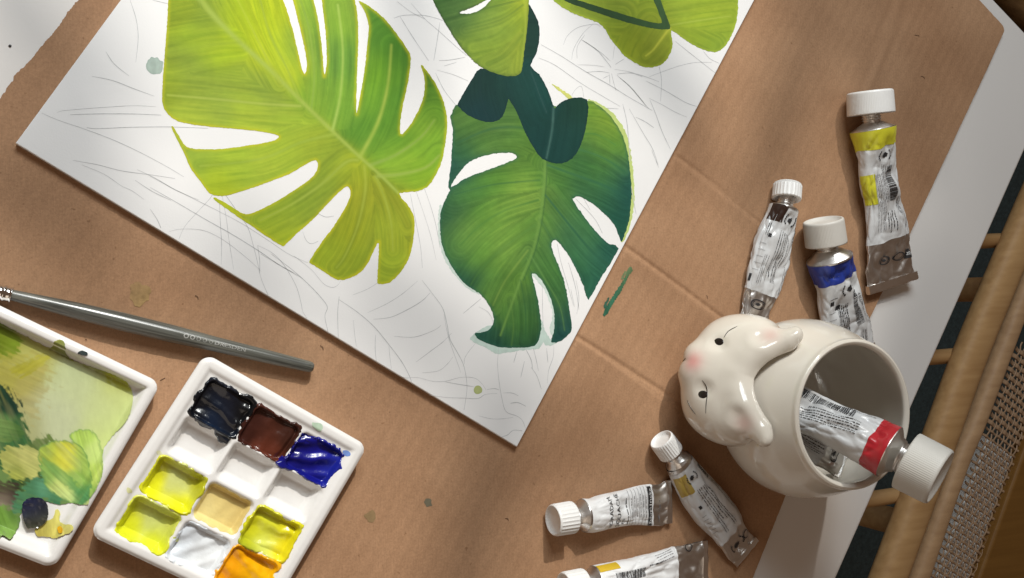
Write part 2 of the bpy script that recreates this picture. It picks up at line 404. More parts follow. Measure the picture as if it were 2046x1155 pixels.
def film(name, poly, samples, z, step=2.4, mat=None, parent=None, edge_noise=1.2, smoothk=4, holes=(), veins=(), edge=None,
         streak=0.14, nskip=0, seed=1, blotch=0.10, thick=None, tint=None, nscale=4.0, sig=34.0, layers=()):
    """a film of paint on a flat surface: outline, pigments, veins and brush streaks"""
    pl = catmull(poly, smoothk) if smoothk > 1 else np.asarray(poly, float)
    hl = [catmull(h, 4) for h in holes]
    def raw(x, y):
        s = poly_sdf(x, y, pl)
        for h in hl: s = np.maximum(s, -poly_sdf(x, y, h))
        return s
    def sdf(x, y): return raw(x, y)+edge_noise*2*(fbm(x/nscale, y/nscale, seed+90)-0.5)
    x0, y0 = pl.min(0)-3; x1, y1 = pl.max(0)+3
    V2, T = clip_grid(x0, x1, y0, y1, step, sdf)
    x, y = V2[:, 0], V2[:, 1]
    c = idw(x+14*(fbm(x/30, y/30, seed)-0.5), y+14*(fbm(x/30, y/30, seed+5)-0.5), samples, sig)
    if len(veins):
        best = np.full(len(x), 1e9); arc = np.zeros(len(x)); vid = np.zeros(len(x))
        info = []
        for i, vv in enumerate(veins):
            pts = catmull(vv[0], 4, False); d, a = seg_dist(x, y, pts); L = np.sum(np.linalg.norm(np.diff(pts, axis=0), axis=1))
            info.append((d, a/L)); m = (d < best) & (i >= nskip); best = np.where(m, d, best); arc = np.where(m, a, arc); vid = np.where(m, i, vid)
        s = 0.6*vn(best/3.4+vid*31, arc/70.0+vid*5, seed+11)+0.4*vn(best/1.7+vid*17, arc/34.0, seed+12)
        big = vn(best/14.0+vid*9, arc/120.0+vid*3, seed+13)
        c = c*(1+streak*2*(s-0.5)+streak*1.2*(big-0.5))[:, None]
        c[:, 0] *= 1+streak*0.8*(s-0.5); c[:, 2] *= 1-streak*0.6*(big-0.5)
    else:
        s = fbm(x/5, y/22, seed+11); c = c*(1+streak*1.6*(s-0.5))[:, None]
    c = c*(1+blotch*2*(fbm(x/9, y/9, seed+30)-0.5))[:, None]
    if edge is not None:
        ec, ew, es = edge; s = raw(x, y); w = es*np.exp(-(np.minimum(s, 0)/ew)**2)*(0.35+0.9*fbm(x/16, y/16, seed+40))
        w = np.clip(w, 0, 1)[:, None]; c = c*(1-w)+pig(ec)*w
    for i, vv in enumerate(veins):
        d, t = info[i]; w0, w1, col, st = vv[1:5]
        w = w0+(w1-w0)*t; k = st*np.exp(-(d/np.maximum(w, 0.3))**2)*(0.75+0.5*fbm(t*9, d*0+i, seed+60)); k = np.clip(k, 0, 1)[:, None]
        c = c*(1-k)+pig(col)*k
    for (lp, ls, soft, op, ang, lseed, rim) in layers:     # wet strokes laid over each other
        lpoly = catmull(lp, 4); sd_ = poly_sdf(x, y, lpoly)
        u = x*math.cos(ang)+y*math.sin(ang); v_ = -x*math.sin(ang)+y*math.cos(ang)
        sn = sd_+soft*2.2*(fbm(x/9, y/9, lseed)-0.5)+soft*1.6*(vn(u/26, v_/3.2, lseed+2)-0.5)
        k = op*sstep(soft*0.5, -soft*0.5, sn)*(0.72+0.5*vn(u/40, v_/4.5, lseed+3))
        lc = idw(x, y, ls, 16.0)*(1+0.34*(vn(u/46, v_/3.0, lseed+4)-0.5)+0.22*(fbm(x/12, y/12, lseed+6)-0.5))[:, None]
        if rim is not None:
            kr = np.clip(0.8*np.exp(-(np.minimum(sn, 0)/3.0)**2)*(sn < 1.5), 0, 1)[:, None]; lc = lc*(1-kr)+pig(rim)*kr
        k = np.clip(k, 0, 1)[:, None]; c = c*(1-k)+lc*k
    if tint is not None: c = tint(x, y, c)
    zz = np.full(len(x), z)
    if thick is not None: zz = zz+thick(x, y, raw(x, y))
    V3 = PA(V2, zz); T = up_tris(V3, T)
    o = mk(name, V3, T, mat or M_PAINT, None, True, np.clip(c, 0.003, 0.88))
    if parent is not None: keep_world(o, parent)
    return o

M_STAIN = vcol('dried_water_stain', 0.75, bump=0.00018, bscale=900, spec=0.2)
def on_card(x, y, s_): return cb_dz(np.stack([x, y], 1))
# stains and flecks on the cardboard (its own dried marks)
def blob(cx, cy, r, n=14, jag=0.25, seed=1, sq=1.0, ang=0.0):
    rr = random.Random(seed); out = []
    for i in range(n):
        a = 2*math.pi*i/n; q = r*(1+rr.uniform(-jag, jag)); X, Y = q*math.cos(a), q*sq*math.sin(a)
        out.append((cx+X*math.cos(ang)-Y*math.sin(ang), cy+X*math.sin(ang)+Y*math.cos(ang)))
    return out
o = film('paint_stain', blob(279, 588, 22, 24, 0.20, 4), [(279, 588, (158, 130, 88)), (262, 575, (160, 128, 94)), (295, 600, (160, 134, 88))], ZC+0.00018, 2.4, M_STAIN, cbd, 2.5, blotch=0.3, thick=on_card)
o['label'] = 'dried olive water splash'
for (mx, my, r_, c_) in [(855, 1005, 8, (112, 106, 88)), (741, 1030, 11, (146, 122, 88))]:
    film('paint_stain', blob(mx, my, r_, 10, 0.3, mx), [(mx, my, c_)], ZC+0.00018, 2.4, M_STAIN, cbd, 1.2, thick=on_card)
for i_, (pl_, cc) in enumerate([([(1256, 536), (1262, 533), (1264, 540), (1258, 549), (1252, 556), (1249, 550)], (96, 120, 84)), ([(1250, 552), (1254, 556), (1246, 572), (1238, 588), (1233, 590), (1238, 574)], (74, 112, 80)),
        ([(1238, 572), (1243, 577), (1232, 596), (1222, 612), (1212, 630), (1205, 628), (1212, 612), (1222, 596)], (54, 104, 80)), ([(1214, 596), (1218, 594), (1214, 606), (1209, 616), (1206, 612)], (60, 100, 82)), ([(1247, 544), (1250, 541), (1249, 549), (1243, 560), (1241, 557)], (110, 126, 90))]):
    o = film('paint_mark', pl_, [(pl_[0][0], pl_[0][1], cc)], ZC+0.0002, 1.4, M_PAINT, cbd, 2.6, nscale=2.2, streak=0.5, thick=on_card, seed=200+i_)
    o['label'] = 'dry green brush mark'
flk = Bag()
for (x_, y_, dx, dy) in [(390, 590, 6, 8), (1411, 590, 2, 7), (1828, 70, 9, 2), (170, 678, 2, 2), (640, 690, 6, 9), (505, 770, 14, 6), (1010, 1035, 6, 5), (320, 760, 10, -5), (1840, 152, 8, 5)]:
    a = P(x_, y_, ZC+0.0003); b = P(x_+dx, y_+dy, ZC+0.0003); c = (a+b)/2+np.array([0.0005, 0.0003, 0.0001])
    V, Fq, Ft = tubepath([a, c, b], 0.00014, 5); flk.v.append(V); flk.f.setdefault(4, []).append(Fq+flk.n); flk.f.setdefault(3, []).append(Ft+flk.n); flk.n += len(V)
o = flk.build('fibre_flecks', simple('fleck', (0.10, 0.055, 0.03), 0.8)); keep_world(o, cbd); o['kind'] = 'stuff'

# ================================================================== PAINTING
bl, bc = P(31, 286, ZB)[:2], P(1033, 893, ZB)[:2]
ex = (bc-bl)/np.linalg.norm(bc-bl)
# the long sides follow the photograph's left and right edges
e_r = P(1507.5, 0, ZB)[:2]-bc; e_r /= np.linalg.norm(e_r); e_l = P(241, 0, ZB)[:2]-bl; e_l /= np.linalg.norm(e_l)
LB = 0.40
bp = np.array([bl, bc, bc+e_r*LB, bl+e_l*LB])
pnt = thing('painting', 'unfinished gouache painting of green split leaves on a white board', 'painting', (*(bp.mean(0)), ZC))
V, Q, cap = rounded_slab(bp, ZC+0.0001, ZB, 0.0005, 3)
o = mk('board', V, [Q[:, ::-1], cap[None, :], np.arange(4)[None, ::-1]], M_PAPER, smooth=False); keep_world(o, pnt)

LIME = (205, 200, 40)
# --- large lime leaf
A_out = [(345, -130), (338, -60), (336, 0), (333, 60), (328, 120), (325, 170), (324, 205), (335, 228), (358, 243), (400, 251), (440, 255), (500, 260), (540, 266), (555, 271),
         (556, 276), (540, 283), (500, 290), (450, 297), (405, 298), (374, 294), (360, 276), (346, 252), (342, 254), (356, 283), (367, 304), (380, 335), (400, 362), (418, 386), (436, 391), (456, 390), (508, 374), (577, 348),
         (622, 322), (633, 322), (635, 332), (626, 352), (594, 376), (549, 404), (501, 427), (480, 424), (455, 408), (430, 395), (428, 399), (450, 415), (478, 435), (504, 452), (529, 470), (563, 491), (570, 489), (594, 466), (629, 435), (664, 397), (688, 375),
         (697, 374), (700, 390), (688, 418), (664, 456), (643, 483), (619, 520), (622, 527), (646, 542), (674, 559), (698, 556), (726, 539), (745, 506), (755, 484), (757, 490), (756, 522),
         (754, 560), (757, 567), (778, 565), (802, 542), (820, 508), (828, 463), (827, 432), (813, 407), (797, 386), (830, 383), (854, 373), (872, 348), (886, 310), (893, 260), (893, 235),
         (887, 204), (870, 166), (852, 140), (841, 129), (845, 145), (849, 163), (846, 194), (835, 222), (822, 246), (804, 268), (799, 258), (804, 215), (815, 166), (821, 118), (815, 100), (794, 69), (766, 35), (740, 14), (716, 1),
         (728, 21), (737, 52), (733, 94), (728, 145), (719, 194), (713, 228), (712, 194), (714, 139), (716, 69), (714, 28), (709, 0), (700, -40), (680, -130),
         (630, -130), (640, -40), (643, 0), (651, 69), (653, 121), (648, 152), (645, 111), (638, 52), (627, 0), (618, -40), (600, -130), (556, -130), (572, -40), (585, 0), (601, 62), (613, 121), (611, 143), (604, 139), (585, 59), (566, 0), (550, -40), (530, -130)]
YG = (172, 196, 66); VY = (186, 196, 92); VG = (150, 184, 84)
A_s = [(345, 20, (142, 162, 45)), (345, 150, (150, 170, 49)), (400, 90, (159, 186, 47)), (440, 100, (169, 194, 43)), (420, 60, (133, 155, 53)), (470, 60, (167, 190, 38)), (520, 60, (174, 192, 38)),
       (540, 110, (171, 190, 41)), (570, 150, (169, 186, 43)), (400, 150, (140, 162, 58)), (380, 130, (133, 155, 62)), (470, 165, (144, 166, 57)), (540, 180, (134, 159, 62)), (430, 205, (142, 166, 64)), (400, 225, (166, 186, 62)),
       (500, 230, (164, 186, 60)), (580, 250, (160, 184, 60)), (590, 100, (142, 172, 58)), (620, 200, (129, 164, 50)), (640, 180, (118, 158, 56)), (680, 60, (127, 166, 54)), (665, 100, (110, 152, 60)), (700, 120, (103, 150, 57)), (690, 20, (133, 168, 60)),
       (690, 200, (116, 160, 54)), (760, 60, (89, 142, 47)), (740, 150, (110, 158, 41)), (775, 130, (101, 150, 44)), (800, 110, (69, 122, 41)), (790, 200, (74, 128, 44)), (760, 200, (110, 156, 47)), (740, 260, (91, 140, 46)), (780, 260, (86, 138, 43)),
       (850, 170, (74, 118, 37)), (870, 215, (97, 142, 43)), (840, 250, (120, 158, 50)), (860, 300, (122, 166, 50)), (800, 330, (135, 172, 53)), (770, 290, (110, 152, 47)), (840, 355, (131, 168, 44)),
       (400, 320, (150, 176, 62)), (470, 330, (160, 186, 58)), (430, 365, (170, 190, 44)), (560, 300, (160, 184, 56)), (540, 330, (164, 186, 60)), (620, 290, (156, 176, 54)), (660, 330, (140, 162, 52)), (640, 380, (140, 162, 52)),
       (560, 430, (150, 172, 52)), (600, 410, (136, 160, 50)), (560, 470, (164, 184, 46)), (700, 350, (156, 170, 44)), (720, 400, (142, 150, 40)), (690, 450, (146, 158, 38)), (660, 500, (146, 164, 42)), (690, 540, (142, 160, 44)),
       (740, 430, (150, 164, 44)), (770, 400, (138, 148, 42)), (780, 460, (150, 168, 52)), (800, 470, (146, 158, 44)), (780, 530, (154, 174, 50)), (810, 430, (144, 156, 44))]
A_v = [([(385, -20), (430, 35), (480, 85), (540, 140), (600, 200), (660, 258), (715, 310), (760, 350), (795, 385)], 6.5, 3.0, (168, 188, 84), 0.75),
       ([(600, 212), (520, 207), (430, 198), (335, 190)], 3.0, 2.0, (176, 192, 88), 0.65), ([(668, 268), (600, 285), (520, 318), (400, 332)], 3.0, 1.5, (164, 188, 78), 0.5),
       ([(715, 320), (690, 325), (640, 370), (580, 410), (520, 440)], 3.2, 1.5, (170, 188, 80), 0.55), ([(728, 332), (730, 380), (715, 450), (690, 510), (672, 535)], 3.2, 1.5, (168, 182, 70), 0.6),
       ([(750, 352), (770, 400), (782, 450), (785, 500)], 3.2, 1.5, (172, 186, 72), 0.6), ([(745, 345), (770, 370), (800, 420), (815, 450)], 2.0, 1.0, (140, 152, 36), 0.5),
       ([(560, 165), (530, 110), (500, 50), (470, -10)], 3.0, 2.0, (170, 186, 66), 0.5), ([(600, 200), (575, 140), (540, 70), (520, 0)], 2.5, 2.0, (158, 178, 70), 0.5),
       ([(622, 218), (628, 150), (618, 60), (600, 0)], 2.5, 2.0, (150, 178, 80), 0.5), ([(665, 258), (680, 190), (685, 100), (675, 10)], 3.0, 2.2, (172, 200, 96), 0.72),
       ([(720, 312), (755, 245), (775, 170), (782, 90)], 4.5, 2.4, (168, 190, 80), 0.72), ([(740, 330), (790, 310), (840, 275), (868, 240)], 3.8, 1.6, (158, 182, 90), 0.55),
       ([(755, 352), (800, 348), (850, 335), (878, 310)], 4.5, 2.0, (158, 180, 86), 0.6), ([(480, 85), (420, 90), (340, 105)], 6, 5, (140, 160, 58), 0.3)]
ZL = ZB+0.00010
o = film('painted_leaf', A_out, A_s, ZL, 2.0, M_PAINT, pnt, 1.1, 2, (), A_v, (LIME, 4.5, 0.7), 0.17, seed=3, blotch=0.06, nskip=1)
o['label'] = 'large lime-green split leaf'

# --- dark green leaf
B_out = [(909, 211), (905, 260), (901, 329), (895, 374), (899, 380), (883, 414), (879, 445), (883, 490), (900, 529), (928, 567), (959, 587), (980, 615), (987, 639), (980, 656), (965, 664), (949, 665), (952, 674), (963, 681), (994, 693), (1035, 695),
         (1070, 690), (1080, 667), (1082, 650), (1079, 629), (1074, 594), (1063, 552), (1066, 547), (1073, 550), (1087, 567), (1101, 598), (1108, 632), (1106, 665), (1101, 684), (1122, 681), (1138, 666), (1143, 655), (1140, 632), (1136, 605), (1126, 556), (1105, 504), (1102, 486), (1107, 480), (1114, 482), (1132, 504), (1150, 535), (1167, 574), (1176, 599),
         (1200, 556), (1236, 497), (1216, 487), (1191, 463), (1164, 428), (1146, 402), (1147, 395), (1157, 392), (1184, 407), (1209, 428), (1229, 452), (1240, 480), (1244, 480), (1257, 439), (1262, 387), (1259, 342), (1255, 310), (1244, 270), (1220, 232), (1196, 211), (1173, 201), (1120, 215), (1030, 190)]
B_h = [[(901, 371), (922, 339), (946, 319), (981, 308), (1016, 305), (1029, 308), (1030, 317), (998, 331), (964, 343), (929, 357), (908, 371)]]
B_s = [(930, 250, (77, 116, 54)), (925, 300, (52, 98, 61)), (905, 350, (35, 81, 72)), (970, 270, (80, 120, 54)), (1030, 280, (86, 127, 54)), (1040, 320, (86, 125, 51)), (1000, 250, (77, 114, 58)), (1060, 340, (88, 129, 52)),
       (940, 380, (73, 120, 58)), (1000, 360, (80, 125, 51)), (1060, 380, (123, 156, 65)), (1040, 400, (112, 149, 61)), (910, 420, (52, 94, 58)), (890, 450, (44, 87, 61)), (960, 430, (88, 134, 52)), (1000, 440, (112, 152, 63)), (920, 480, (96, 141, 65)), (940, 470, (112, 151, 66)),
       (960, 510, (91, 138, 54)), (1010, 500, (112, 151, 65)), (1050, 470, (102, 141, 58)), (900, 510, (61, 111, 66)), (930, 555, (35, 80, 63)), (980, 570, (73, 120, 58)), (1000, 580, (98, 136, 54)), (1030, 560, (88, 129, 51)), (1000, 620, (70, 111, 51)), (990, 680, (29, 70, 58)), (1030, 640, (73, 118, 52)), (1060, 600, (51, 92, 54)), (1050, 680, (44, 87, 54)), (1060, 640, (63, 107, 51)), (960, 672, (45, 94, 73)),
       (1100, 360, (77, 123, 54)), (1120, 420, (68, 112, 58)), (1090, 430, (91, 132, 58)), (1110, 350, (73, 120, 58)), (1160, 340, (61, 109, 58)), (1200, 340, (80, 134, 58)), (1190, 240, (105, 143, 54)), (1215, 245, (132, 160, 54)), (1180, 280, (95, 138, 59)), (1220, 280, (98, 141, 58)), (1180, 310, (54, 100, 63)), (1240, 330, (44, 94, 77)), (1250, 380, (29, 78, 72)), (1240, 450, (31, 80, 66)), (1210, 380, (52, 105, 70)), (1170, 380, (58, 105, 66)), (1230, 300, (96, 141, 52)),
       (1080, 520, (75, 120, 58)), (1100, 540, (77, 127, 61)), (1090, 480, (84, 127, 61)), (1120, 480, (47, 92, 65)), (1160, 500, (61, 114, 73)), (1180, 540, (49, 101, 72)), (1210, 520, (33, 83, 72)), (1190, 570, (35, 87, 73)), (1120, 580, (65, 112, 59)), (1120, 630, (58, 101, 61)), (1120, 665, (24, 65, 66)), (1138, 650, (29, 76, 73)), (1150, 450, (66, 116, 70))]
DV = (44, 88, 58)
B_v = [([(1090, 300), (1088, 360), (1080, 430), (1065, 500), (1040, 560), (1018, 620), (1000, 670)], 4.2, 2.0, (112, 152, 72), 0.75), ([(1093, 300), (1092, 360), (1085, 430), (1070, 500), (1046, 560)], 1.6, 1.4, (60, 102, 54), 0.7),
       ([(1078, 360), (1030, 364), (980, 370), (910, 388)], 1.6, 1.6, (50, 98, 62), 0.55), ([(1075, 400), (1010, 420), (960, 450), (920, 490)], 2.5, 1.5, (76, 124, 58), 0.6), ([(1068, 450), (1000, 500), (960, 540), (940, 570)], 2.0, 1.5, (76, 124, 58), 0.5),
       ([(1055, 500), (1010, 560), (985, 610)], 2.0, 1.5, (150, 178, 84), 0.3), ([(1080, 270), (1040, 255), (980, 258), (915, 285)], 3.0, 2.2, (52, 100, 66), 0.5), ([(1095, 330), (1150, 350), (1210, 372), (1252, 395)], 3.0, 2.5, (44, 96, 76), 0.45), ([(1110, 300), (1160, 300), (1210, 318), (1250, 345)], 2.5, 2.0, (52, 104, 72), 0.55),
       ([(1150, 270), (1190, 268), (1230, 290)], 1.8, 1.5, (72, 124, 62), 0.6), ([(1090, 390), (1130, 440), (1180, 500), (1215, 530)], 2.0, 2.0, (46, 96, 72), 0.6), ([(1080, 440), (1110, 490), (1150, 560)], 1.5, 1.5, (52, 100, 70), 0.3),
       ([(1060, 510), (1090, 560), (1118, 610), (1128, 660)], 2.0, 1.5, (110, 156, 84), 0.35), ([(1040, 560), (1050, 620), (1050, 680)], 1.6, 1.6, (46, 92, 52), 0.5), ([(1020, 600), (1026, 650), (1022, 690)], 1.6, 1.6, (100, 144, 66), 0.4)]
# thin watery green that bleeds under its tip and sides
for nm, pl, cc in [('paint_bleed', [(946, 668), (940, 680), (965, 692), (990, 706), (1015, 704), (1050, 699), (1078, 696), (1086, 680), (1088, 690), (1104, 690), (1112, 684), (1100, 678), (1088, 660), (1080, 640), (1050, 650), (980, 650)], (196, 216, 208)),
                   ('paint_bleed', [(1062, 548), (1068, 543), (1080, 550), (1094, 572), (1112, 605), (1116, 640), (1108, 672), (1098, 660), (1104, 630), (1096, 598), (1080, 568)], (208, 224, 216)),
                   ('paint_bleed', [(1174, 200), (1200, 208), (1228, 230), (1252, 268), (1262, 320), (1268, 390), (1262, 440), (1246, 482), (1240, 470), (1256, 380), (1248, 300), (1222, 246)], (196, 214, 130)),
                   ('paint_bleed', [(879, 410), (875, 450), (880, 495), (897, 534), (926, 570), (952, 586), (960, 580), (910, 530), (886, 470), (886, 420)], (206, 222, 214)),
                   ('paint_bleed', [(1094, 164), (1110, 170), (1138, 190), (1150, 200), (1140, 202), (1118, 182)], (210, 214, 120))]:
    film(nm, pl, [(pl[0][0], pl[0][1], cc)], ZB+0.00005, 2.2, M_WASH, pnt, 2.4, 3, streak=0.10, seed=41)
o = film('painted_leaf', B_out, B_s, ZL, 2.0, M_PAINT, pnt, 1.4, 2, B_h, B_v, ((46, 96, 80), 4.0, 0.55), 0.24, seed=8, blotch=0.10, nskip=2)
o['label'] = 'dark green split leaf'
# --- deep teal overlapping leaf
D_out = [(1060, -130), (1052, -40), (1053, 0), (1060, 12), (1075, 42), (1078, 69), (1073, 104), (1060, 131), (1078, 149), (1095, 180), (1104, 206), (1108, 218), (1112, 212), (1123, 203), (1147, 195), (1173, 199), (1174, 236), (1165, 277), (1151, 308), (1133, 323), (1113, 327), (1085, 318), (1068, 298), (1047, 260), (1033, 225), (1020, 203), (1016, 198), (1012, 210), (1008, 224), (998, 239), (971, 244), (933, 229), (917, 213), (915, 206), (930, 180), (948, 150), (960, 137), (1000, 130), (1030, 60), (1030, -130)]
D_s = [(950, 180, (28, 57, 51)), (960, 220, (24, 57, 60)), (1000, 190, (27, 59, 53)), (1040, 180, (30, 68, 63)), (1060, 230, (24, 61, 56)), (1080, 290, (22, 61, 58)), (1090, 200, (28, 72, 67)), (1065, 60, (30, 61, 53)), (1140, 230, (25, 57, 49)), (1140, 260, (30, 70, 63)), (1130, 300, (24, 65, 61)), (1160, 210, (28, 63, 51)), (1140, 285, (25, 61, 56))]
D_v = [([(1106, 215), (1103, 260), (1092, 316)], 2.4, 1.8, (74, 112, 104), 0.75), ([(1060, 140), (1078, 190), (1092, 225)], 1.4, 1.0, (62, 96, 92), 0.45), ([(960, 140), (960, 190), (975, 240)], 2, 2, (30, 56, 58), 0.4)]
o = film('painted_leaf', D_out, D_s, ZL+0.00004, 2.2, M_PAINT, pnt, 0.9, 2, (), D_v, ((26, 52, 54), 3.0, 0.5), 0.12, seed=15, blotch=0.05)
o['label'] = 'deep teal overlapping leaf shape'
# --- olive leaf at the top
C_out = [(850, -130), (852, -40), (865, 0), (877, 24), (891, 48), (908, 76), (929, 104), (960, 133), (998, 149), (1030, 152), (1043, 140), (1047, 104), (1054, 52), (1057, 0), (1058, -40), (1050, -130)]
C_h = [[(917, 25), (945, 14), (975, -2), (985, -6), (965, 16), (940, 27)]]
C_s = [(885, 10, (70, 108, 52)), (905, 50, (66, 100, 56)), (930, 60, (92, 124, 58)), (960, 60, (112, 142, 62)), (950, 90, (136, 160, 54)), (990, 100, (134, 158, 56)), (1000, 50, (124, 150, 62)), (1000, 130, (128, 152, 60)), (1030, 40, (136, 158, 52)), (1045, 20, (162, 176, 48)), (1035, 110, (150, 168, 56)), (1000, 10, (112, 144, 58)), (945, 110, (120, 146, 56)), (920, 30, (78, 112, 56))]
C_v = [([(1050, -10), (1050, 60), (1040, 140)], 3.0, 2.0, (160, 178, 66), 0.6), ([(1045, 10), (1000, 40), (930, 60)], 1.4, 1.2, (92, 124, 52), 0.5), ([(1046, 40), (1000, 80), (945, 95)], 1.4, 1.2, (104, 134, 52), 0.5), ([(1044, 70), (1010, 110), (975, 128)], 1.4, 1.2, (104, 134, 52), 0.4), ([(1040, 0), (960, 20), (890, 40)], 1.6, 1.2, (60, 92, 48), 0.5)]
o = film('painted_leaf', C_out, C_s, ZL+0.00008, 2.0, M_PAINT, pnt, 1.2, 2, C_h, C_v, ((48, 70, 48), 4.0, 0.45), 0.2, seed=22, blotch=0.08)
o['label'] = 'olive leaf overlapping the teal shape'
# --- light leaf, upper right
E_out = [(1060, -130), (1080, -40), (1107, 2), (1140, 24), (1168, 35), (1196, 46), (1210, 60), (1220, 78), (1236, 98), (1251, 114), (1279, 131), (1300, 135), (1325, 127), (1340, 106), (1344, 83), (1341, 60), (1366, 78), (1399, 97), (1429, 104), (1449, 92), (1466, 62), (1474, 29), (1475, 0), (1472, -60), (1460, -130)]
E_s = [(1130, 5, (150, 174, 60)), (1180, 20, (140, 162, 54)), (1160, 30, (166, 184, 70)), (1240, 20, (134, 154, 54)), (1230, 80, (138, 156, 46)), (1270, 90, (140, 154, 42)), (1300, 70, (132, 146, 48)), (1310, 110, (128, 142, 46)), (1290, 20, (140, 160, 50)), (1330, 90, (150, 164, 54)), (1400, 20, (150, 172, 52)), (1430, 60, (146, 168, 52)), (1380, 60, (150, 172, 56)), (1460, 20, (146, 168, 54)), (1440, 90, (138, 166, 58)), (1370, 20, (144, 166, 56))]
E_v = [([(1338, 56), (1320, 80), (1305, 100), (1290, 112)], 2.6, 1.2, (204, 206, 78), 0.75), ([(1341, 50), (1390, 42), (1460, 32)], 1.8, 1.2, (178, 194, 84), 0.6), ([(1240, 34), (1200, 30), (1150, 14)], 2, 1.5, (120, 146, 48), 0.4), ([(1300, 45), (1270, 90), (1262, 112)], 1.4, 1.2, (122, 138, 40), 0.4), ([(1345, 55), (1400, 80), (1425, 92)], 1.4, 1.2, (134, 158, 46), 0.4)]
o = film('painted_leaf', E_out, E_s, ZL, 2.0, M_PAINT, pnt, 1.3, 2, (), E_v, ((176, 194, 66), 3.5, 0.6), 0.16, seed=29, blotch=0.08)
o['label'] = 'pale olive leaf with a dark stem'
ST = [(1095, -40), (1128, -12), (1160, 2), (1200, 14), (1250, 30), (1300, 44), (1322, 46), (1318, 30), (1306, 0), (1290, -40), (1304, -40), (1320, 0), (1330, 28), (1339, 52), (1334, 59), (1300, 56), (1250, 44), (1200, 28), (1160, 14), (1122, -2), (1085, -36)]
o = film('painted_stem', ST, [(1200, 20, (58, 84, 54)), (1330, 50, (62, 90, 56)), (1130, -8, (52, 78, 52))], ZL+0.00004, 1.8, M_PAINT, pnt, 0.8, 2, streak=0.12, seed=33)
# --- small splashes on the board
film('paint_splash', blob(309, 132, 16, 16, 0.14, 12, 1.15), [(309, 132, (178, 196, 186)), (300, 124, (166, 186, 176)), (318, 142, (186, 202, 192))], ZB+0.00005, 2.0, M_WASH, pnt, 1.6, 3, edge=((150, 172, 164), 2.0, 0.6))
film('paint_splash', blob(955, 779, 8.5, 12, 0.05, 2), [(955, 779, (188, 198, 136))], ZB+0.00005, 1.6, M_WASH, pnt, 0.4, 3, edge=((168, 180, 116), 2.0, 0.6))

# --- pencil drawing: each stroke a thin ribbon of graphite, all one part
def zl(ox, oy, s, pts): return [(ox+x/s, oy+y/s) for x, y in pts]
pen = []
Z1 = lambda *p: pen.append(zl(0, 0, 2.887, p)); Z4 = lambda *p: pen.append(zl(300, 300, 2.887, p)); Z5 = lambda *p: pen.append(zl(800, 300, 2.887, p))
Z7 = lambda *p: pen.append(zl(640, 560, 3.396, p)); Z8 = lambda *p: pen.append(zl(1060, 40, 3.04, p)); Z2 = lambda *p: pen.append(zl(600, 0, 2.887, p))
Z1((750, 0), (785, 110), (797, 220), (783, 360)); Z1((610, 298), (660, 370), (745, 438)); Z1((530, 440), (650, 465), (780, 515), (890, 555)); Z1((330, 650), (370, 638), (560, 622), (760, 610), (900, 615)); Z1((405, 662), (560, 657), (760, 657), (930, 664))
Z1((500, 735), (560, 742), (760, 734), (980, 732), (1200, 740)); Z1((240, 652), (340, 695), (480, 742), (640, 802), (800, 875), (960, 960), (1060, 1020)); Z1((420, 925), (560, 950), (700, 985), (880, 1010), (1010, 1030)); Z1((470, 950), (600, 1005), (700, 1072), (760, 1100), (830, 1150))
Z1((790, 978), (900, 1030), (1010, 1095), (1150, 1155)); Z1((780, 1040), (880, 1105), (985, 1155)); Z1((880, 0), (940, 15), (965, 20))
Z4((165, 515), (200, 440), (270, 360), (340, 285), (375, 240), (420, 240), (450, 280), (520, 380), (565, 450), (595, 550), (620, 650), (640, 740), (680, 835)); Z4((110, 470), (180, 455), (300, 462), (400, 505), (500, 575), (600, 660), (640, 700))
Z4((0, 150), (120, 215), (260, 285), (400, 355), (540, 430), (680, 520), (800, 600), (910, 650)); Z4((0, 215), (150, 300), (320, 400), (480, 490), (640, 590), (740, 660), (830, 710)); Z4((415, 260), (440, 400), (455, 520), (482, 690)); Z4((400, 300), (405, 420), (412, 540), (410, 660))
Z4((620, 550), (700, 590), (770, 660), (840, 780), (870, 880), (880, 930), (905, 970)); Z4((620, 550), (632, 640), (630, 710)); Z4((700, 600), (820, 690), (920, 780), (985, 850), (1022, 905), (1008, 960), (1028, 1055)); Z4((640, 600), (760, 670), (880, 740))
Z4((830, 610), (930, 690), (1000, 770), (1050, 792), (1080, 780), (1100, 755)); Z4((1500, 250), (1530, 400), (1560, 560), (1570, 680)); Z4((1535, 240), (1580, 370), (1620, 500), (1650, 635)); Z4((1580, 215), (1620, 330), (1650, 440), (1672, 565)); Z4((0, 340), (40, 400), (62, 450))
Z4((880, 470), (900, 520), (930, 540), (970, 525)); Z4((960, 360), (1010, 385), (1060, 380))
Z7((125, 130), (250, 215), (360, 310), (460, 430), (550, 550), (600, 640), (620, 690)); Z7((128, 110), (118, 220), (122, 390)); Z7((225, 270), (232, 360), (245, 450)); Z7((375, 370), (372, 460), (380, 550)); Z7((465, 440), (472, 520), (482, 600))
Z7((220, 100), (320, 60), (400, 10)); Z7((660, 5), (560, 90), (450, 160), (320, 220)); Z7((745, 85), (690, 140), (600, 195), (480, 250), (360, 265)); Z7((820, 305), (770, 340), (640, 385), (500, 380)); Z7((890, 360), (830, 420), (750, 480), (650, 555)); Z7((900, 520), (860, 570), (800, 615), (690, 628))
Z7((690, 0), (760, 90), (830, 190), (860, 300), (880, 400), (930, 490), (970, 570), (990, 660), (995, 740), (985, 820), (975, 880)); Z7((840, 230), (855, 320), (880, 420), (930, 560), (955, 630)); Z7((530, 640), (580, 662), (660, 660), (760, 685), (850, 685), (950, 660), (1040, 662), (1090, 695), (1125, 745)); Z7((850, 690), (950, 708), (1040, 722))
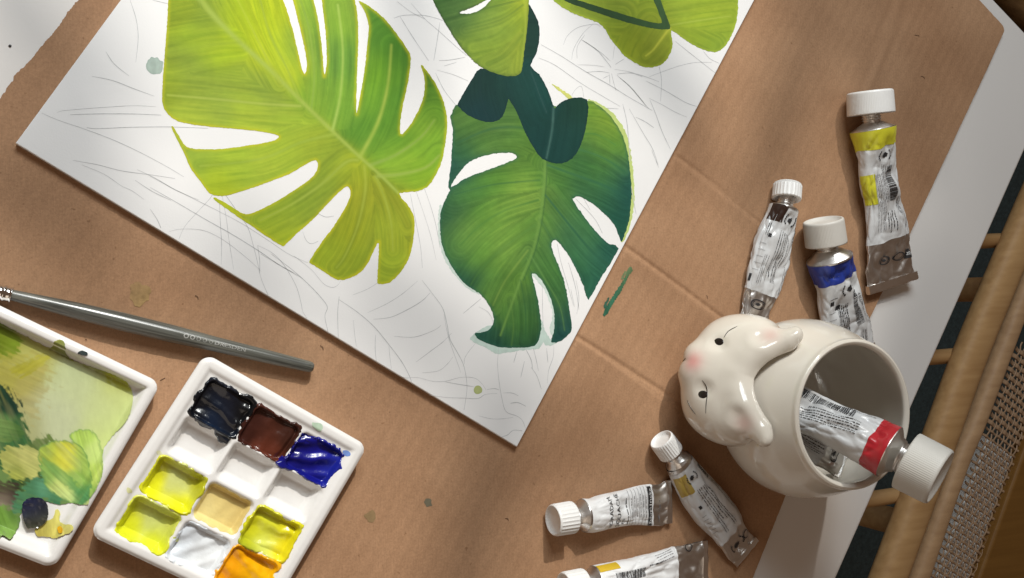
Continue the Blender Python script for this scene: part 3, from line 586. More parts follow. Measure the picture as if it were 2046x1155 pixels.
Z7((740, 778), (850, 795), (980, 800), (1070, 802), (1120, 775), (1200, 768)); Z7((1130, 742), (1180, 735), (1215, 745)); Z7((1212, 450), (1203, 560), (1212, 680), (1232, 800), (1260, 890), (1330, 920), (1370, 950), (1392, 1005)); Z7((1060, 420), (1010, 480), (980, 530), (978, 570))
Z7((1090, 125), (1030, 175), (970, 225)); Z7((1075, 180), (1130, 210), (1160, 250), (1172, 290)); Z7((1395, 470), (1430, 540), (1440, 600)); Z7((1445, 460), (1465, 540), (1480, 615)); Z7((1430, 590), (1470, 650), (1500, 740)); Z7((1535, 460), (1545, 560)); Z7((1585, 440), (1580, 520), (1550, 610), (1540, 700))
Z7((1075, 920), (1160, 940), (1240, 940), (1310, 930)); Z7((1230, 1062), (1270, 1050), (1310, 1018), (1370, 1022)); Z7((1335, 480), (1312, 560)); Z7((1385, 550), (1360, 660)); Z7((1735, 0), (1755, 120), (1740, 230)); Z7((1700, 60), (1725, 180)); Z7((1240, 765), (1300, 765), (1345, 785)); Z7((1290, 835), (1340, 830), (1395, 855))
Z8((65, 150), (180, 215), (330, 310), (480, 395), (600, 470), (740, 550)); Z8((50, 230), (150, 275), (300, 380), (450, 470), (545, 525)); Z8((200, 150), (225, 95), (290, 45), (390, 25), (425, 40)); Z8((250, 240), (265, 170), (320, 80), (375, 30)); Z8((283, 235), (285, 160), (330, 90)); Z8((310, 120), (400, 180), (465, 255), (490, 290))
Z8((320, 125), (430, 200), (485, 250)); Z8((285, 272), (380, 275), (450, 285)); Z8((340, 318), (420, 312), (480, 322)); Z8((512, 300), (600, 315), (700, 345), (780, 375)); Z8((525, 328), (610, 322), (680, 345)); Z8((480, 330), (482, 390)); Z8((492, 325), (505, 380), (520, 430)); Z8((525, 335), (600, 400), (660, 470), (720, 540)); Z8((535, 345), (620, 420), (700, 520))
Z8((440, 355), (480, 335)); Z8((515, 270), (570, 235)); Z8((510, 160), (500, 240)); Z8((720, 345), (800, 315), (900, 280), (1000, 258), (1100, 258)); Z8((780, 280), (795, 360), (790, 495)); Z8((880, 130), (980, 210), (1120, 320)); Z8((1050, 190), (1090, 235), (1145, 262)); Z8((700, 370), (820, 430), (940, 500), (1010, 525)); Z8((720, 475), (800, 515), (880, 560), (950, 590))
Z8((725, 485), (760, 570), (800, 680), (850, 785)); Z8((560, 510), (585, 620), (598, 760), (605, 860)); Z8((600, 540), (680, 680), (740, 780), (775, 880)); Z8((250, 460), (275, 420), (310, 405), (325, 480)); Z8((640, 590), (700, 620), (750, 655)); Z8((465, 535), (535, 540))
Z2((540, 105), (600, 88), (720, 90), (830, 120)); Z2((575, 95), (640, 200), (740, 350)); Z2((805, 130), (790, 230), (770, 350)); Z2((800, 350), (870, 345), (950, 330)); Z2((830, 380), (900, 360)); Z2((790, 405), (880, 430), (970, 468)); Z2((640, 20), (720, 110), (800, 180), (900, 270), (960, 320)); Z2((560, 10), (640, 70), (720, 110)); Z2((780, 420), (830, 520), (900, 610))
Z5((1010, 280), (1080, 350), (1130, 410), (1165, 480)); Z5((1055, 275), (1095, 345)); Z5((905, 540), (925, 640), (960, 760), (1000, 900)); Z5((820, 770), (820, 900), (825, 1050)); Z5((970, 650), (1010, 790), (1030, 920)); Z5((1325, 170), (1345, 290), (1360, 370)); Z5((1450, 0), (1490, 100))
pb = Bag(); rr = random.Random(5)
for st in pen:
    c = catmull(st, 6, False); n = len(c); t = np.linspace(0, 1, n)
    w0 = rr.uniform(0.40, 0.80); w = w0*(0.45+0.55*np.sin(np.pi*np.clip(t*0.94+0.03, 0, 1)))*(0.7+0.5*vn(t*9, t*0+rr.random()*50, 3))
    tg = np.gradient(c, axis=0); tg /= np.linalg.norm(tg, axis=1)[:, None]+1e-9; nn = np.stack([-tg[:, 1], tg[:, 0]], 1)
    L_ = PA(c+nn*w[:, None], ZB+0.00007); R_ = PA(c-nn*w[:, None], ZB+0.00007)
    V = np.empty((2*n, 3)); V[0::2] = L_; V[1::2] = R_
    i = np.arange(n-1)*2
    pb.add(V, np.stack([i, i+1, i+3, i+2], 1))
o = pb.build('pencil_lines', M_GRAPH); keep_world(o, pnt); o['kind'] = 'stuff'

# ================================================================== PALETTES
class Tray:
    """porcelain palette as a height field in its own (a, b) axes, metres"""
    def __init__(s, origin, ea, eb, la, lb):
        s.o = np.asarray(origin)[:2]; s.ea = np.asarray(ea)[:2]; s.eb = np.asarray(eb)[:2]; s.la = la; s.lb = lb
    def world(s, a, b): return s.o[0]+s.ea[0]*a+s.eb[0]*b, s.o[1]+s.ea[1]*a+s.eb[1]*b
    def local(s, x, y):
        dx, dy = x-s.o[0], y-s.o[1]; return dx*s.ea[0]+dy*s.ea[1], dx*s.eb[0]+dy*s.eb[1]
def rbox(a, b, ca, cb, ha, hb, r):
    qa = np.abs(a-ca)-ha+r; qb = np.abs(b-cb)-hb+r
    return np.hypot(np.maximum(qa, 0), np.maximum(qb, 0))+np.minimum(np.maximum(qa, qb), 0)-r
def sstep(e0, e1, x):
    t = np.clip((x-e0)/(e1-e0), 0, 1); return t*t*(3-2*t)
def build_tray(t, name, height, root, step=0.0007):
    out = lambda a, b: rbox(a, b, t.la/2, t.lb/2, t.la/2, t.lb/2, 0.0055)
    V2, T = clip_grid(-0.001, t.la+0.001, -0.001, t.lb+0.001, step, out)
    a, b = V2[:, 0], V2[:, 1]; d = -out(a, b)
    z = height(a, b) - 0.0016*np.exp(-(d/0.0011)**2)
    x, y = t.world(a, b); V3 = np.stack([x, y, z], 1); T = up_tris(V3, T)
    # outer wall, leaning in towards the foot
    E = rim_edges(T); ring = np.unique(E); n = len(V3); c = V3[:, :2].mean(0)
    wall = []; W_ = [V3]
    idx = {v: i for i, v in enumerate(ring)}
    levels = [(0.0003, 0.55), (0.0009, 0.25), (0.0022, 0.0)]
    prev = np.array(ring); base = n
    gx = V3[ring, :2]
    aa, bb = t.local(gx[:, 0], gx[:, 1]); eps = 1e-4
    ga = (out(aa+eps, bb)-out(aa-eps, bb))/(2*eps); gb = (out(aa, bb+eps)-out(aa, bb-eps))/(2*eps)
    nx = t.ea[0]*ga+t.eb[0]*gb; ny = t.ea[1]*ga+t.eb[1]*gb
    Qs = []
    lut = np.zeros(n, int); lut[ring] = np.arange(len(ring))
    cur = ring
    for off, fr in levels:
        zz = V3[ring, 2]*fr+(ZC+0.0004)*(1-fr)
        W_.append(np.stack([gx[:, 0]-nx*off*(1 if fr < 1 else 0), gx[:, 1]-ny*off, zz], 1))
        new = np.arange(len(ring))+base; base += len(ring)
        i0, i1 = lut[E[:, 0]], lut[E[:, 1]]
        Qs.append(np.stack([cur[i1], cur[i0], new[i0], new[i1]], 1)); cur = new
    o = mk(name, np.concatenate(W_), [T, np.concatenate(Qs)], M_PORC); keep_world(o, root)
    return o

# --- palette with twelve wells
zr = ZC+0.0125
o_ = P(411, 706, zr); r_ = P(733, 890, zr)
ea = (r_-o_)[:2]; la = np.linalg.norm(ea); ea /= la; eb = np.array([ea[1], -ea[0]])
lb = 0.0975
T12 = Tray(o_, ea, eb, la+0.001, lb)
CA = [0.0212, 0.0478, 0.0745]; CB = [0.0190, 0.0392, 0.0608, 0.0820]
def h12(a, b):
    rim = rbox(a, b, T12.la/2, T12.lb/2, T12.la/2, T12.lb/2, 0.0055)
    z = ZC+0.0110+0.0015*sstep(-0.0075, -0.0045, rim)         # plain rim, a step lower inside
    for ca_ in CA:
        for cb_ in CB:
            w = rbox(a, b, ca_, cb_, 0.0122, 0.0094, 0.0028)
            z = z - 0.0078*sstep(0.0010, -0.0036, w)
    return z + 0.0001*fbm(a*300, b*300, 4)
p12 = thing('palette', 'white porcelain palette with twelve square wells, nine of them holding paint', 'palette', (*T12.world(la/2, lb/2), ZC))
build_tray(T12, 'porcelain_body', h12, p12, 0.0008)
def well_paint(name, i, j, samples, depth, label, seed, grow=0.0, edge_noise=0.0012, mat=None, lumps=0.0008, extra=None, ha=0.0112, hb=0.0086, gloss_tint=None):
    ca_, cb_ = CA[i], CB[j]
    def sd(a, b):
        s = rbox(a, b, ca_, cb_, ha+grow, hb+grow, 0.003)
        if extra is not None:
            for (xa, xb, xr) in extra: s = np.minimum(s, np.hypot(a-ca_-xa, b-cb_-xb)-xr)
        return s+edge_noise*3.0*(fbm(a*170, b*170, seed, 2)-0.5)+edge_noise*1.5*(fbm(a*480, b*480, seed+1, 2)-0.5)
    V2, T = clip_grid(ca_-0.019, ca_+0.019, cb_-0.017, cb_+0.017, 0.00036, sd)
    a, b = V2[:, 0], V2[:, 1]; s = -sd(a, b)
    zw = h12(a, b); fill = ZC+0.0032+depth
    wa = a+0.006*(fbm(a*70, b*70, seed+21)-0.5); wb = b+0.006*(fbm(a*70+4, b*70, seed+22)-0.5); ang = 0.6*seed
    lump = lumps*(1.5*fbm(wa*95, wb*95, seed+3, 2)-0.7)+lumps*1.1*np.abs(np.sin((wa*math.cos(ang)+wb*math.sin(ang))*330))**3*fbm(a*80, b*80, seed+4)
    z = np.maximum(zw+0.00045*sstep(0, 0.0012, s), np.minimum(fill+lump, zw+0.006)) + 0.00035*sstep(0, 0.0006, s)
    z = z+0.3*lump*sstep(0, 0.001, s)
    x, y = T12.world(a, b)
    num = np.zeros((len(a), 3)); den = np.zeros(len(a))
    aw = a+0.004*(fbm(a*150, b*150, seed+5)-0.5); bw = b+0.004*(fbm(a*150+9, b*150, seed+6)-0.5)
    for (sa_, sb_, c_) in samples:
        d2 = (aw-ca_-sa_*ha)**2+(bw-cb_-sb_*hb)**2; w = np.exp(-d2/0.0045**2)+1e-3; num += w[:, None]*pig(c_); den += w
    c = num/den[:, None]*(1+0.16*(fbm(a*260, b*420, seed+7)-0.5))[:, None]
    V3 = np.stack([x, y, z], 1); T = up_tris(V3, T)
    o = mk(name, V3, T, mat or M_WET, None, True, np.clip(c, 0.003, 0.88)); keep_world(o, p12); o['label'] = label
    return o
YL = (226, 226, 40); YP = (216, 222, 120)
well_paint('paint', 0, 0, [(0, 0, (14, 18, 24)), (-.6, .3, (12, 16, 20)), (.2, -.2, (26, 30, 44)), (-.2, .3, (16, 34, 58)), (.7, -.5, (14, 16, 18))], 0.0052, 'black paint', 3, 0.0024, 0.0013, lumps=0.0019, extra=[(0.0085, 0.0112, 0.0034), (0.006, 0.0095, 0.0034), (-0.0128, 0.001, 0.0035)])
well_paint('paint', 1, 0, [(0, 0, (74, 38, 28)), (-.7, .2, (58, 28, 22)), (.6, -.4, (60, 32, 24)), (.2, .5, (96, 46, 32))], 0.0050, 'dark brown paint', 5, 0.0021, 0.0013, lumps=0.0017, extra=[(-0.011, 0.001, 0.0035)])
well_paint('paint', 2, 0, [(0, 0, (22, 24, 140)), (-.7, .2, (18, 18, 110)), (.9, .3, (30, 40, 150)), (-.3, .8, (20, 24, 120)), (.4, .6, (20, 22, 128))], 0.0048, 'ultramarine blue paint', 7, 0.0018, 0.0014, lumps=0.0020, extra=[(-0.0125, 0.0085, 0.0026), (0.0112, -0.0035, 0.0024)])
well_paint('paint', 0, 2, [(0, -.2, (218, 224, 146)), (.2, .1, (216, 222, 140)), (-.5, .4, (236, 236, 30)), (.4, .7, (232, 232, 20)), (.8, -.6, (190, 190, 40)), (-.9, 0, (214, 214, 40))], 0.0012, 'lemon yellow paint', 9, 0.0018, 0.0011, lumps=0.0006)
well_paint('paint', 1, 2, [(0, 0, (236, 214, 140)), (.6, -.5, (224, 200, 128)), (-.5, .5, (238, 220, 150))], 0.0016, 'pale buff paint', 11, 0.0007, 0.0006, lumps=0.0004)
well_paint('paint', 2, 2, [(0, 0, (226, 228, 60)), (-.5, .5, (228, 226, 30)), (.6, -.3, (222, 214, 30)), (.1, .6, (220, 226, 110)), (-.5, .95, (150, 160, 40)), (.8, .2, (236, 220, 30))], 0.0030, 'yellow paint with green streaks', 13, 0.0019, 0.0012, lumps=0.0015)
well_paint('paint', 0, 3, [(0, -.2, (216, 224, 136)), (.3, .1, (212, 222, 130)), (-.6, .4, (226, 230, 40)), (.5, .6, (224, 230, 40)), (.8, -.3, (210, 216, 96))], 0.0010, 'thin yellow-green paint', 15, 0.0018, 0.0010, lumps=0.0006, extra=[(0.010, 0.006, 0.003)])
well_paint('paint', 1, 3, [(0, 0, (236, 241, 245)), (-.6, -.3, (222, 229, 237)), (.5, .5, (240, 243, 245))], 0.0036, 'white paint', 17, 0.0014, 0.0011, lumps=0.0015)
well_paint('paint', 2, 3, [(0, 0, (250, 178, 10)), (-.6, .2, (244, 164, 10)), (.6, .4, (252, 190, 16))], 0.0048, 'orange yellow paint', 19, 0.0018, 0.0012, lumps=0.0016)
def on_palette(x, y, s_):
    w = PA(np.stack([x, y], 1), ZC+0.0115); a, b = T12.local(w[:, 0], w[:, 1]); return h12(a, b)-ZC-0.0112+0.00012
for (px_, py_, r2, cc) in [(635, 852, 11, (196, 220, 196)), (258, 980, 7, (226, 226, 170)), (352, 1078, 7, (214, 222, 110)), (362, 1092, 5, (200, 210, 90)), (692, 905, 8, (120, 150, 214)), (573, 1062, 6, (190, 196, 70)), (318, 905, 6, (232, 232, 196))]:
    film('paint_spot', blob(px_, py_, r2, 10, 0.2, px_, 0.7, 0.6), [(px_, py_, cc)], ZC+0.0112, 1.6, M_WASH, p12, 0.8, thick=on_palette)

# --- flat mixing palette, cut by the frame
zr1 = ZC+0.0095
o_ = P(323, 766, zr1); r_ = P(0, 611, zr1)
ea1 = (r_-o_)[:2]; ea1 /= np.linalg.norm(ea1); eb1 = np.array([-ea1[1], ea1[0]])
TM = Tray(o_, ea1, eb1, 0.150, 0.0955)
def hM(a, b):
    rim = rbox(a, b, TM.la/2, TM.lb/2, TM.la/2, TM.lb/2, 0.0055)
    return ZC+0.0028+0.0067*sstep(-0.0082, -0.0040, rim)+0.00008*fbm(a*250, b*250, 3)
pmx = thing('mixing_palette', 'white porcelain tray smeared with pale green, olive and navy paint mixes', 'palette', (*TM.world(0.075, 0.047), ZC))
build_tray(TM, 'porcelain_body', hM, pmx, 0.0009)
ZM = ZC+0.0031
def zq(p): return [(x/1.941, 560+y/1.941) for x, y in p]
def traypoly(*p): return zq(p)
def tray_film(name, poly, samples, lift, **kw):
    def th(x, y, s):
        w = PA(np.stack([x, y], 1), ZM); a, b = TM.local(w[:, 0], w[:, 1])
        return np.maximum(hM(a, b)-ZC-0.0028, 0)+lift+kw2.get('lump', 0)*(fbm(x/15, y/15, 5, 2)-0.3)
    kw2 = {'lump': kw.pop('lump', 0)}
    o = film(name, poly, samples, ZM, kw.pop('step', 2.2), kw.pop('mat', M_WASH), pmx, kw.pop('edge_noise', 1.6), 4, thick=th, **kw); return o
T_ = traypoly
LAY = [
 (T_((-60, 150), (20, 165), (66, 200), (80, 245), (60, 285), (10, 300), (-60, 300)), [(10, 680, (104, 124, 28)), (30, 690, (124, 146, 44))], 7, 0.95, 0.5, 52, None),
 (T_((-60, 300), (30, 290), (120, 290), (190, 330), (180, 440), (120, 540), (60, 480), (-60, 420)), [(20, 740, (168, 162, 70)), (60, 760, (176, 166, 92)), (80, 800, (178, 170, 112))], 22, 0.6, 0.4, 71, None),
 (T_((50, 355), (110, 310), (170, 288), (192, 303), (150, 345), (95, 372)), [(60, 735, (166, 162, 54)), (90, 720, (178, 174, 66))], 6, 0.8, -0.5, 53, None),
 (T_((195, 250), (215, 232), (252, 234), (300, 270), (420, 340), (480, 390), (500, 420), (470, 420), (380, 360), (280, 300), (205, 275)), [(110, 690, (110, 120, 40)), (240, 765, (178, 184, 30)), (180, 730, (150, 160, 70))], 6, 0.75, 0.45, 64, None),
 (T_((-60, 390), (0, 405), (40, 430), (78, 490), (102, 565), (120, 640), (80, 700), (-60, 720)), [(5, 790, (34, 64, 46)), (25, 810, (30, 58, 46)), (40, 850, (56, 96, 56)), (10, 850, (92, 128, 72)), (20, 890, (64, 108, 62))], 8, 0.97, 1.15, 54, None),
 (T_((-60, 560), (20, 540), (70, 560), (95, 610), (40, 620), (-60, 610)), [(10, 860, (120, 150, 84)), (30, 862, (84, 120, 60))], 6, 0.8, 0.2, 73, None),
 (T_((100, 640), (150, 610), (190, 606), (200, 636), (160, 690), (168, 760), (160, 800), (60, 800), (40, 720)), [(70, 885, (90, 116, 62)), (90, 880, (104, 126, 66)), (75, 930, (70, 104, 52)), (60, 960, (56, 84, 46))], 9, 0.92, 0.9, 74, None),
 (T_((-10, 690), (30, 650), (80, 640), (140, 655), (165, 700), (160, 745), (100, 775), (40, 760)), [(20, 920, (172, 176, 96)), (50, 905, (192, 192, 116)), (60, 940, (200, 202, 120)), (40, 950, (170, 178, 84))], 6, 0.95, 0.5, 55, None),
 (T_((-40, 790), (10, 785), (60, 796), (80, 840), (60, 885), (0, 885), (-40, 870)), [(10, 985, (72, 60, 50)), (25, 990, (56, 50, 42)), (8, 1002, (150, 136, 120))], 7, 0.95, 0.3, 59, None),
 (T_((70, 830), (110, 785), (165, 765), (210, 790), (252, 832), (235, 868), (200, 870), (170, 852), (120, 862), (80, 905), (40, 905)), [(60, 985, (78, 130, 92)), (90, 980, (96, 156, 120)), (110, 1000, (66, 128, 92))], 8, 0.9, 0.3, 56, None),
 (T_((-40, 870), (20, 880), (70, 900), (78, 940), (42, 1002), (10, 985), (-40, 990)), [(10, 1030, (116, 156, 66)), (25, 1060, (130, 168, 80)), (30, 1020, (84, 124, 56))], 7, 0.95, 1.2, 60, None),
 (T_((270, 600), (300, 582), (345, 578), (380, 605), (397, 660), (398, 730), (380, 790), (350, 845), (325, 830), (310, 700), (290, 640)), [(170, 870, (180, 212, 100)), (195, 900, (202, 226, 132)), (195, 950, (196, 222, 108)), (180, 990, (146, 188, 88))], 3, 0.95, 1.3, 57, (112, 158, 84)),
 (T_((148, 665), (190, 632), (250, 622), (305, 640), (340, 690), (355, 760), (350, 820), (330, 868), (270, 860), (200, 825), (168, 770)), [(120, 905, (208, 208, 70)), (100, 900, (166, 186, 80)), (140, 920, (214, 212, 80)), (100, 950, (140, 178, 90)), (120, 970, (200, 216, 126)), (150, 960, (146, 184, 88)), (165, 990, (90, 152, 92)), (160, 920, (156, 188, 92)), (130, 990, (206, 224, 142))], 3, 0.97, 0.75, 58, (98, 148, 84)),
 (T_((160, 690), (220, 720), (290, 780), (330, 850), (320, 862), (260, 800), (190, 740)), [(110, 940, (120, 168, 90)), (160, 990, (90, 150, 90))], 4, 0.6, 0.8, 75, None),
]
BASE = [(250, 800, (206, 218, 148)), (230, 850, (208, 222, 146)), (150, 780, (198, 208, 158)), (120, 830, (198, 206, 166)), (180, 730, (190, 202, 154)), (60, 700, (184, 184, 104)), (20, 760, (172, 168, 92)), (235, 757, (196, 204, 110)), (10, 660, (130, 142, 50)), (40, 850, (170, 172, 120)), (200, 820, (204, 216, 154)), (205, 900, (206, 222, 140)), (60, 960, (110, 140, 80))]
ws = tray_film('paint_wash', traypoly((-60, 120), (0, 165), (110, 222), (195, 262), (212, 236), (248, 236), (262, 296), (330, 328), (440, 366), (492, 396), (514, 440), (513, 485), (490, 545), (440, 600), (400, 662), (400, 730), (382, 792), (350, 845), (334, 872), (270, 862), (236, 870), (170, 856), (120, 866), (80, 910), (76, 945), (42, 1004), (10, 988), (-80, 995)),
          BASE, 0.00012, streak=0.06, seed=51, blotch=0.04, layers=LAY, edge_noise=1.8, step=1.7, sig=40.0)
ws['label'] = 'green and olive paint washes'
o = tray_film('paint_blob', traypoly((85, 890), (95, 855), (130, 842), (170, 852), (187, 885), (182, 930), (150, 958), (110, 962), (95, 940)), [(70, 1020, (22, 28, 62)), (60, 1010, (26, 34, 74)), (85, 1030, (40, 46, 52)), (80, 1045, (90, 90, 50))], 0.0016, lump=0.002, streak=0.4, seed=61, edge_noise=1.8, mat=M_WET); o['label'] = 'thick navy paint dab'
tray_film('paint_stroke', traypoly((135, 965), (175, 935), (205, 925), (215, 890), (232, 895), (235, 940), (280, 950), (275, 975), (220, 998), (180, 995), (145, 992)), [(100, 1055, (206, 196, 92)), (115, 1035, (226, 224, 130)), (130, 1058, (232, 226, 130)), (80, 1060, (170, 150, 70))], 0.0004, streak=0.4, seed=62, edge_noise=2.2)
tray_film('paint_blob', traypoly((222, 960), (235, 953), (243, 965), (240, 978), (228, 980)), [(119, 1058, (240, 180, 20))], 0.0012, seed=63, edge_noise=0.8, mat=M_WET)
tray_film('paint_stroke', traypoly((300, 283), (318, 272), (340, 283), (332, 293)), [(163, 707, (60, 70, 70))], 0.00012, seed=65, edge_noise=1.4)

# ================================================================== BRUSH
M_HANDLE = None
def handle_material():
    m, nt, b = nodes('stained_wood_handle')
    v = coords(nt, (14, 900, 900)); nz = N(nt, 'ShaderNodeTexNoise', Scale=1.0, Detail=5.0); nt.links.new(v, nz.inputs['Vector'])
    r = N(nt, 'ShaderNodeValToRGB'); r.color_ramp.elements[0].position = 0.35; r.color_ramp.elements[1].position = 0.66
    r.color_ramp.elements[0].color = (0.045, 0.046, 0.040, 1); r.color_ramp.elements[1].color = (0.165, 0.168, 0.145, 1)
    nt.links.new(nz.outputs['Fac'], r.inputs[0]); nt.links.new(r.outputs[0], b.inputs['Base Color'])
    b.inputs['Roughness'].default_value = 0.30; b.inputs['Coat Weight'].default_value = 0.3; b.inputs['Coat Roughness'].default_value = 0.2
    bp = N(nt, 'ShaderNodeBump', Strength=1.0, Distance=0.0001); nt.links.new(nz.outputs['Fac'], bp.inputs['Height']); nt.links.new(bp.outputs['Normal'], b.inputs['Normal'])
    return m
M_HANDLE = handle_material()
M_CHROME = simple('nickel_ferrule', (0.80, 0.79, 0.77), 0.14, metal=1.0, vary=0.04)
bz = ZC+0.0046
b_tail = P(627, 735, bz); b_fer = P(22, 589, bz); bd = b_fer-b_tail; BL = np.linalg.norm(bd); bd /= BL
brush = thing('paintbrush', 'dark grey wooden paintbrush with a nickel ferrule lying on the cardboard', 'paintbrush', tuple(b_tail))
brush.rotation_euler = (0, 0, math.atan2(bd[1], bd[0]))
px1 = mpp(400, 680, bz)
prof = [(0, 0), (0.0003, 0.0022), (0.0012, 0.0031), (0.003, 0.0034), (0.02, 0.0039), (0.05, 0.0043), (BL*0.5, 0.0050), (BL*0.66, 0.0051), (BL*0.8, 0.0046), (BL*0.92, 0.0036), (BL, 0.0029)]
pp = np.array(prof)*np.array([1, 0.86]); xs = np.concatenate([pp[:4, 0], np.linspace(0.004, BL, 50)]); V, Q_ = lathe(np.stack([xs, np.interp(xs, pp[:, 0], pp[:, 1])], 1), 28)
mk('handle', V, Q_, M_HANDLE, brush)
fx = np.linspace(0, 0.030, 80); fr_ = 0.0034+0.00045*np.maximum(0, np.cos(fx*2*np.pi/0.0032))*(fx < 0.0105)-0.0003*(fx/0.03)
V, Q_ = lathe(np.concatenate([[[BL-0.0005, 0.0028]], np.stack([BL+fx-0.0004, fr_], 1)]), 28); mk('ferrule', V, Q_, M_CHROME, brush)
t_ = np.linspace(0, 1, 20); V, Q_ = lathe(np.stack([BL+0.029+0.022*t_, 0.0031*np.sqrt(np.clip(1-t_**2.2, 0, 1))+0.00001], 1), 24)
mk('bristles', V, Q_, simple('dark_bristle', (0.05, 0.035, 0.025), 0.6, vary=0.4, vscale=900), brush)

def text_mesh(txt, size):
    cu = bpy.data.curves.new('t', 'FONT'); cu.body = txt; cu.size = size; cu.align_x = 'CENTER'; cu.align_y = 'CENTER'; cu.resolution_u = 3
    ob = bpy.data.objects.new('t', cu); COL.objects.link(ob)
    dg = bpy.context.evaluated_depsgraph_get(); me = bpy.data.meshes.new_from_object(ob.evaluated_get(dg))
    V = np.array([v.co[:] for v in me.vertices]).reshape(-1, 3)
    tri = []
    for p in me.polygons:
        vs = list(p.vertices)
        for k in range(1, len(vs)-1): tri.append((vs[0], vs[k], vs[k+1]))
    bpy.data.objects.remove(ob); bpy.data.curves.remove(cu); bpy.data.meshes.remove(me)
    return V[:, :2], np.array(tri)
M_SILVERINK = simple('silver_print', (0.36, 0.36, 0.34), 0.4, vary=0.1)
bp_ = Bag()
def on_brush(V2, T, x0, ang0, flip=1):
    x = x0-V2[:, 0]; r = np.interp(x, pp[:, 0], pp[:, 1])+0.00008; th = ang0+V2[:, 1]/r
    bp_.add(np.stack([x, -r*np.sin(th), r*np.cos(th)], 1), T)
V2, T = text_mesh('DRESDEN', 0.0027); V2 = V2*np.array([1.35, 1]); on_brush(V2, T, BL*0.305, 0.15)
for k in range(7):   # worn ornament before the word
    a = np.linspace(0, 2*np.pi, 9)[:-1]; x0 = BL*0.455-k*0.0030; q = 0.0013-0.0001*k
    ring = np.concatenate([np.stack([np.cos(a)*q, np.sin(a)*q], 1), np.stack([np.cos(a)*q*0.62, np.sin(a)*q*0.62], 1)])
    i = np.arange(8); j = (i+1) % 8; T4 = np.concatenate([np.stack([i, j, j+8], 1), np.stack([i, j+8, i+8], 1)])
    on_brush(ring, T4[:(16 if k < 2 else 10)], x0, 0.15)
bp_.build('lettering', M_SILVERINK, brush, smooth=False)

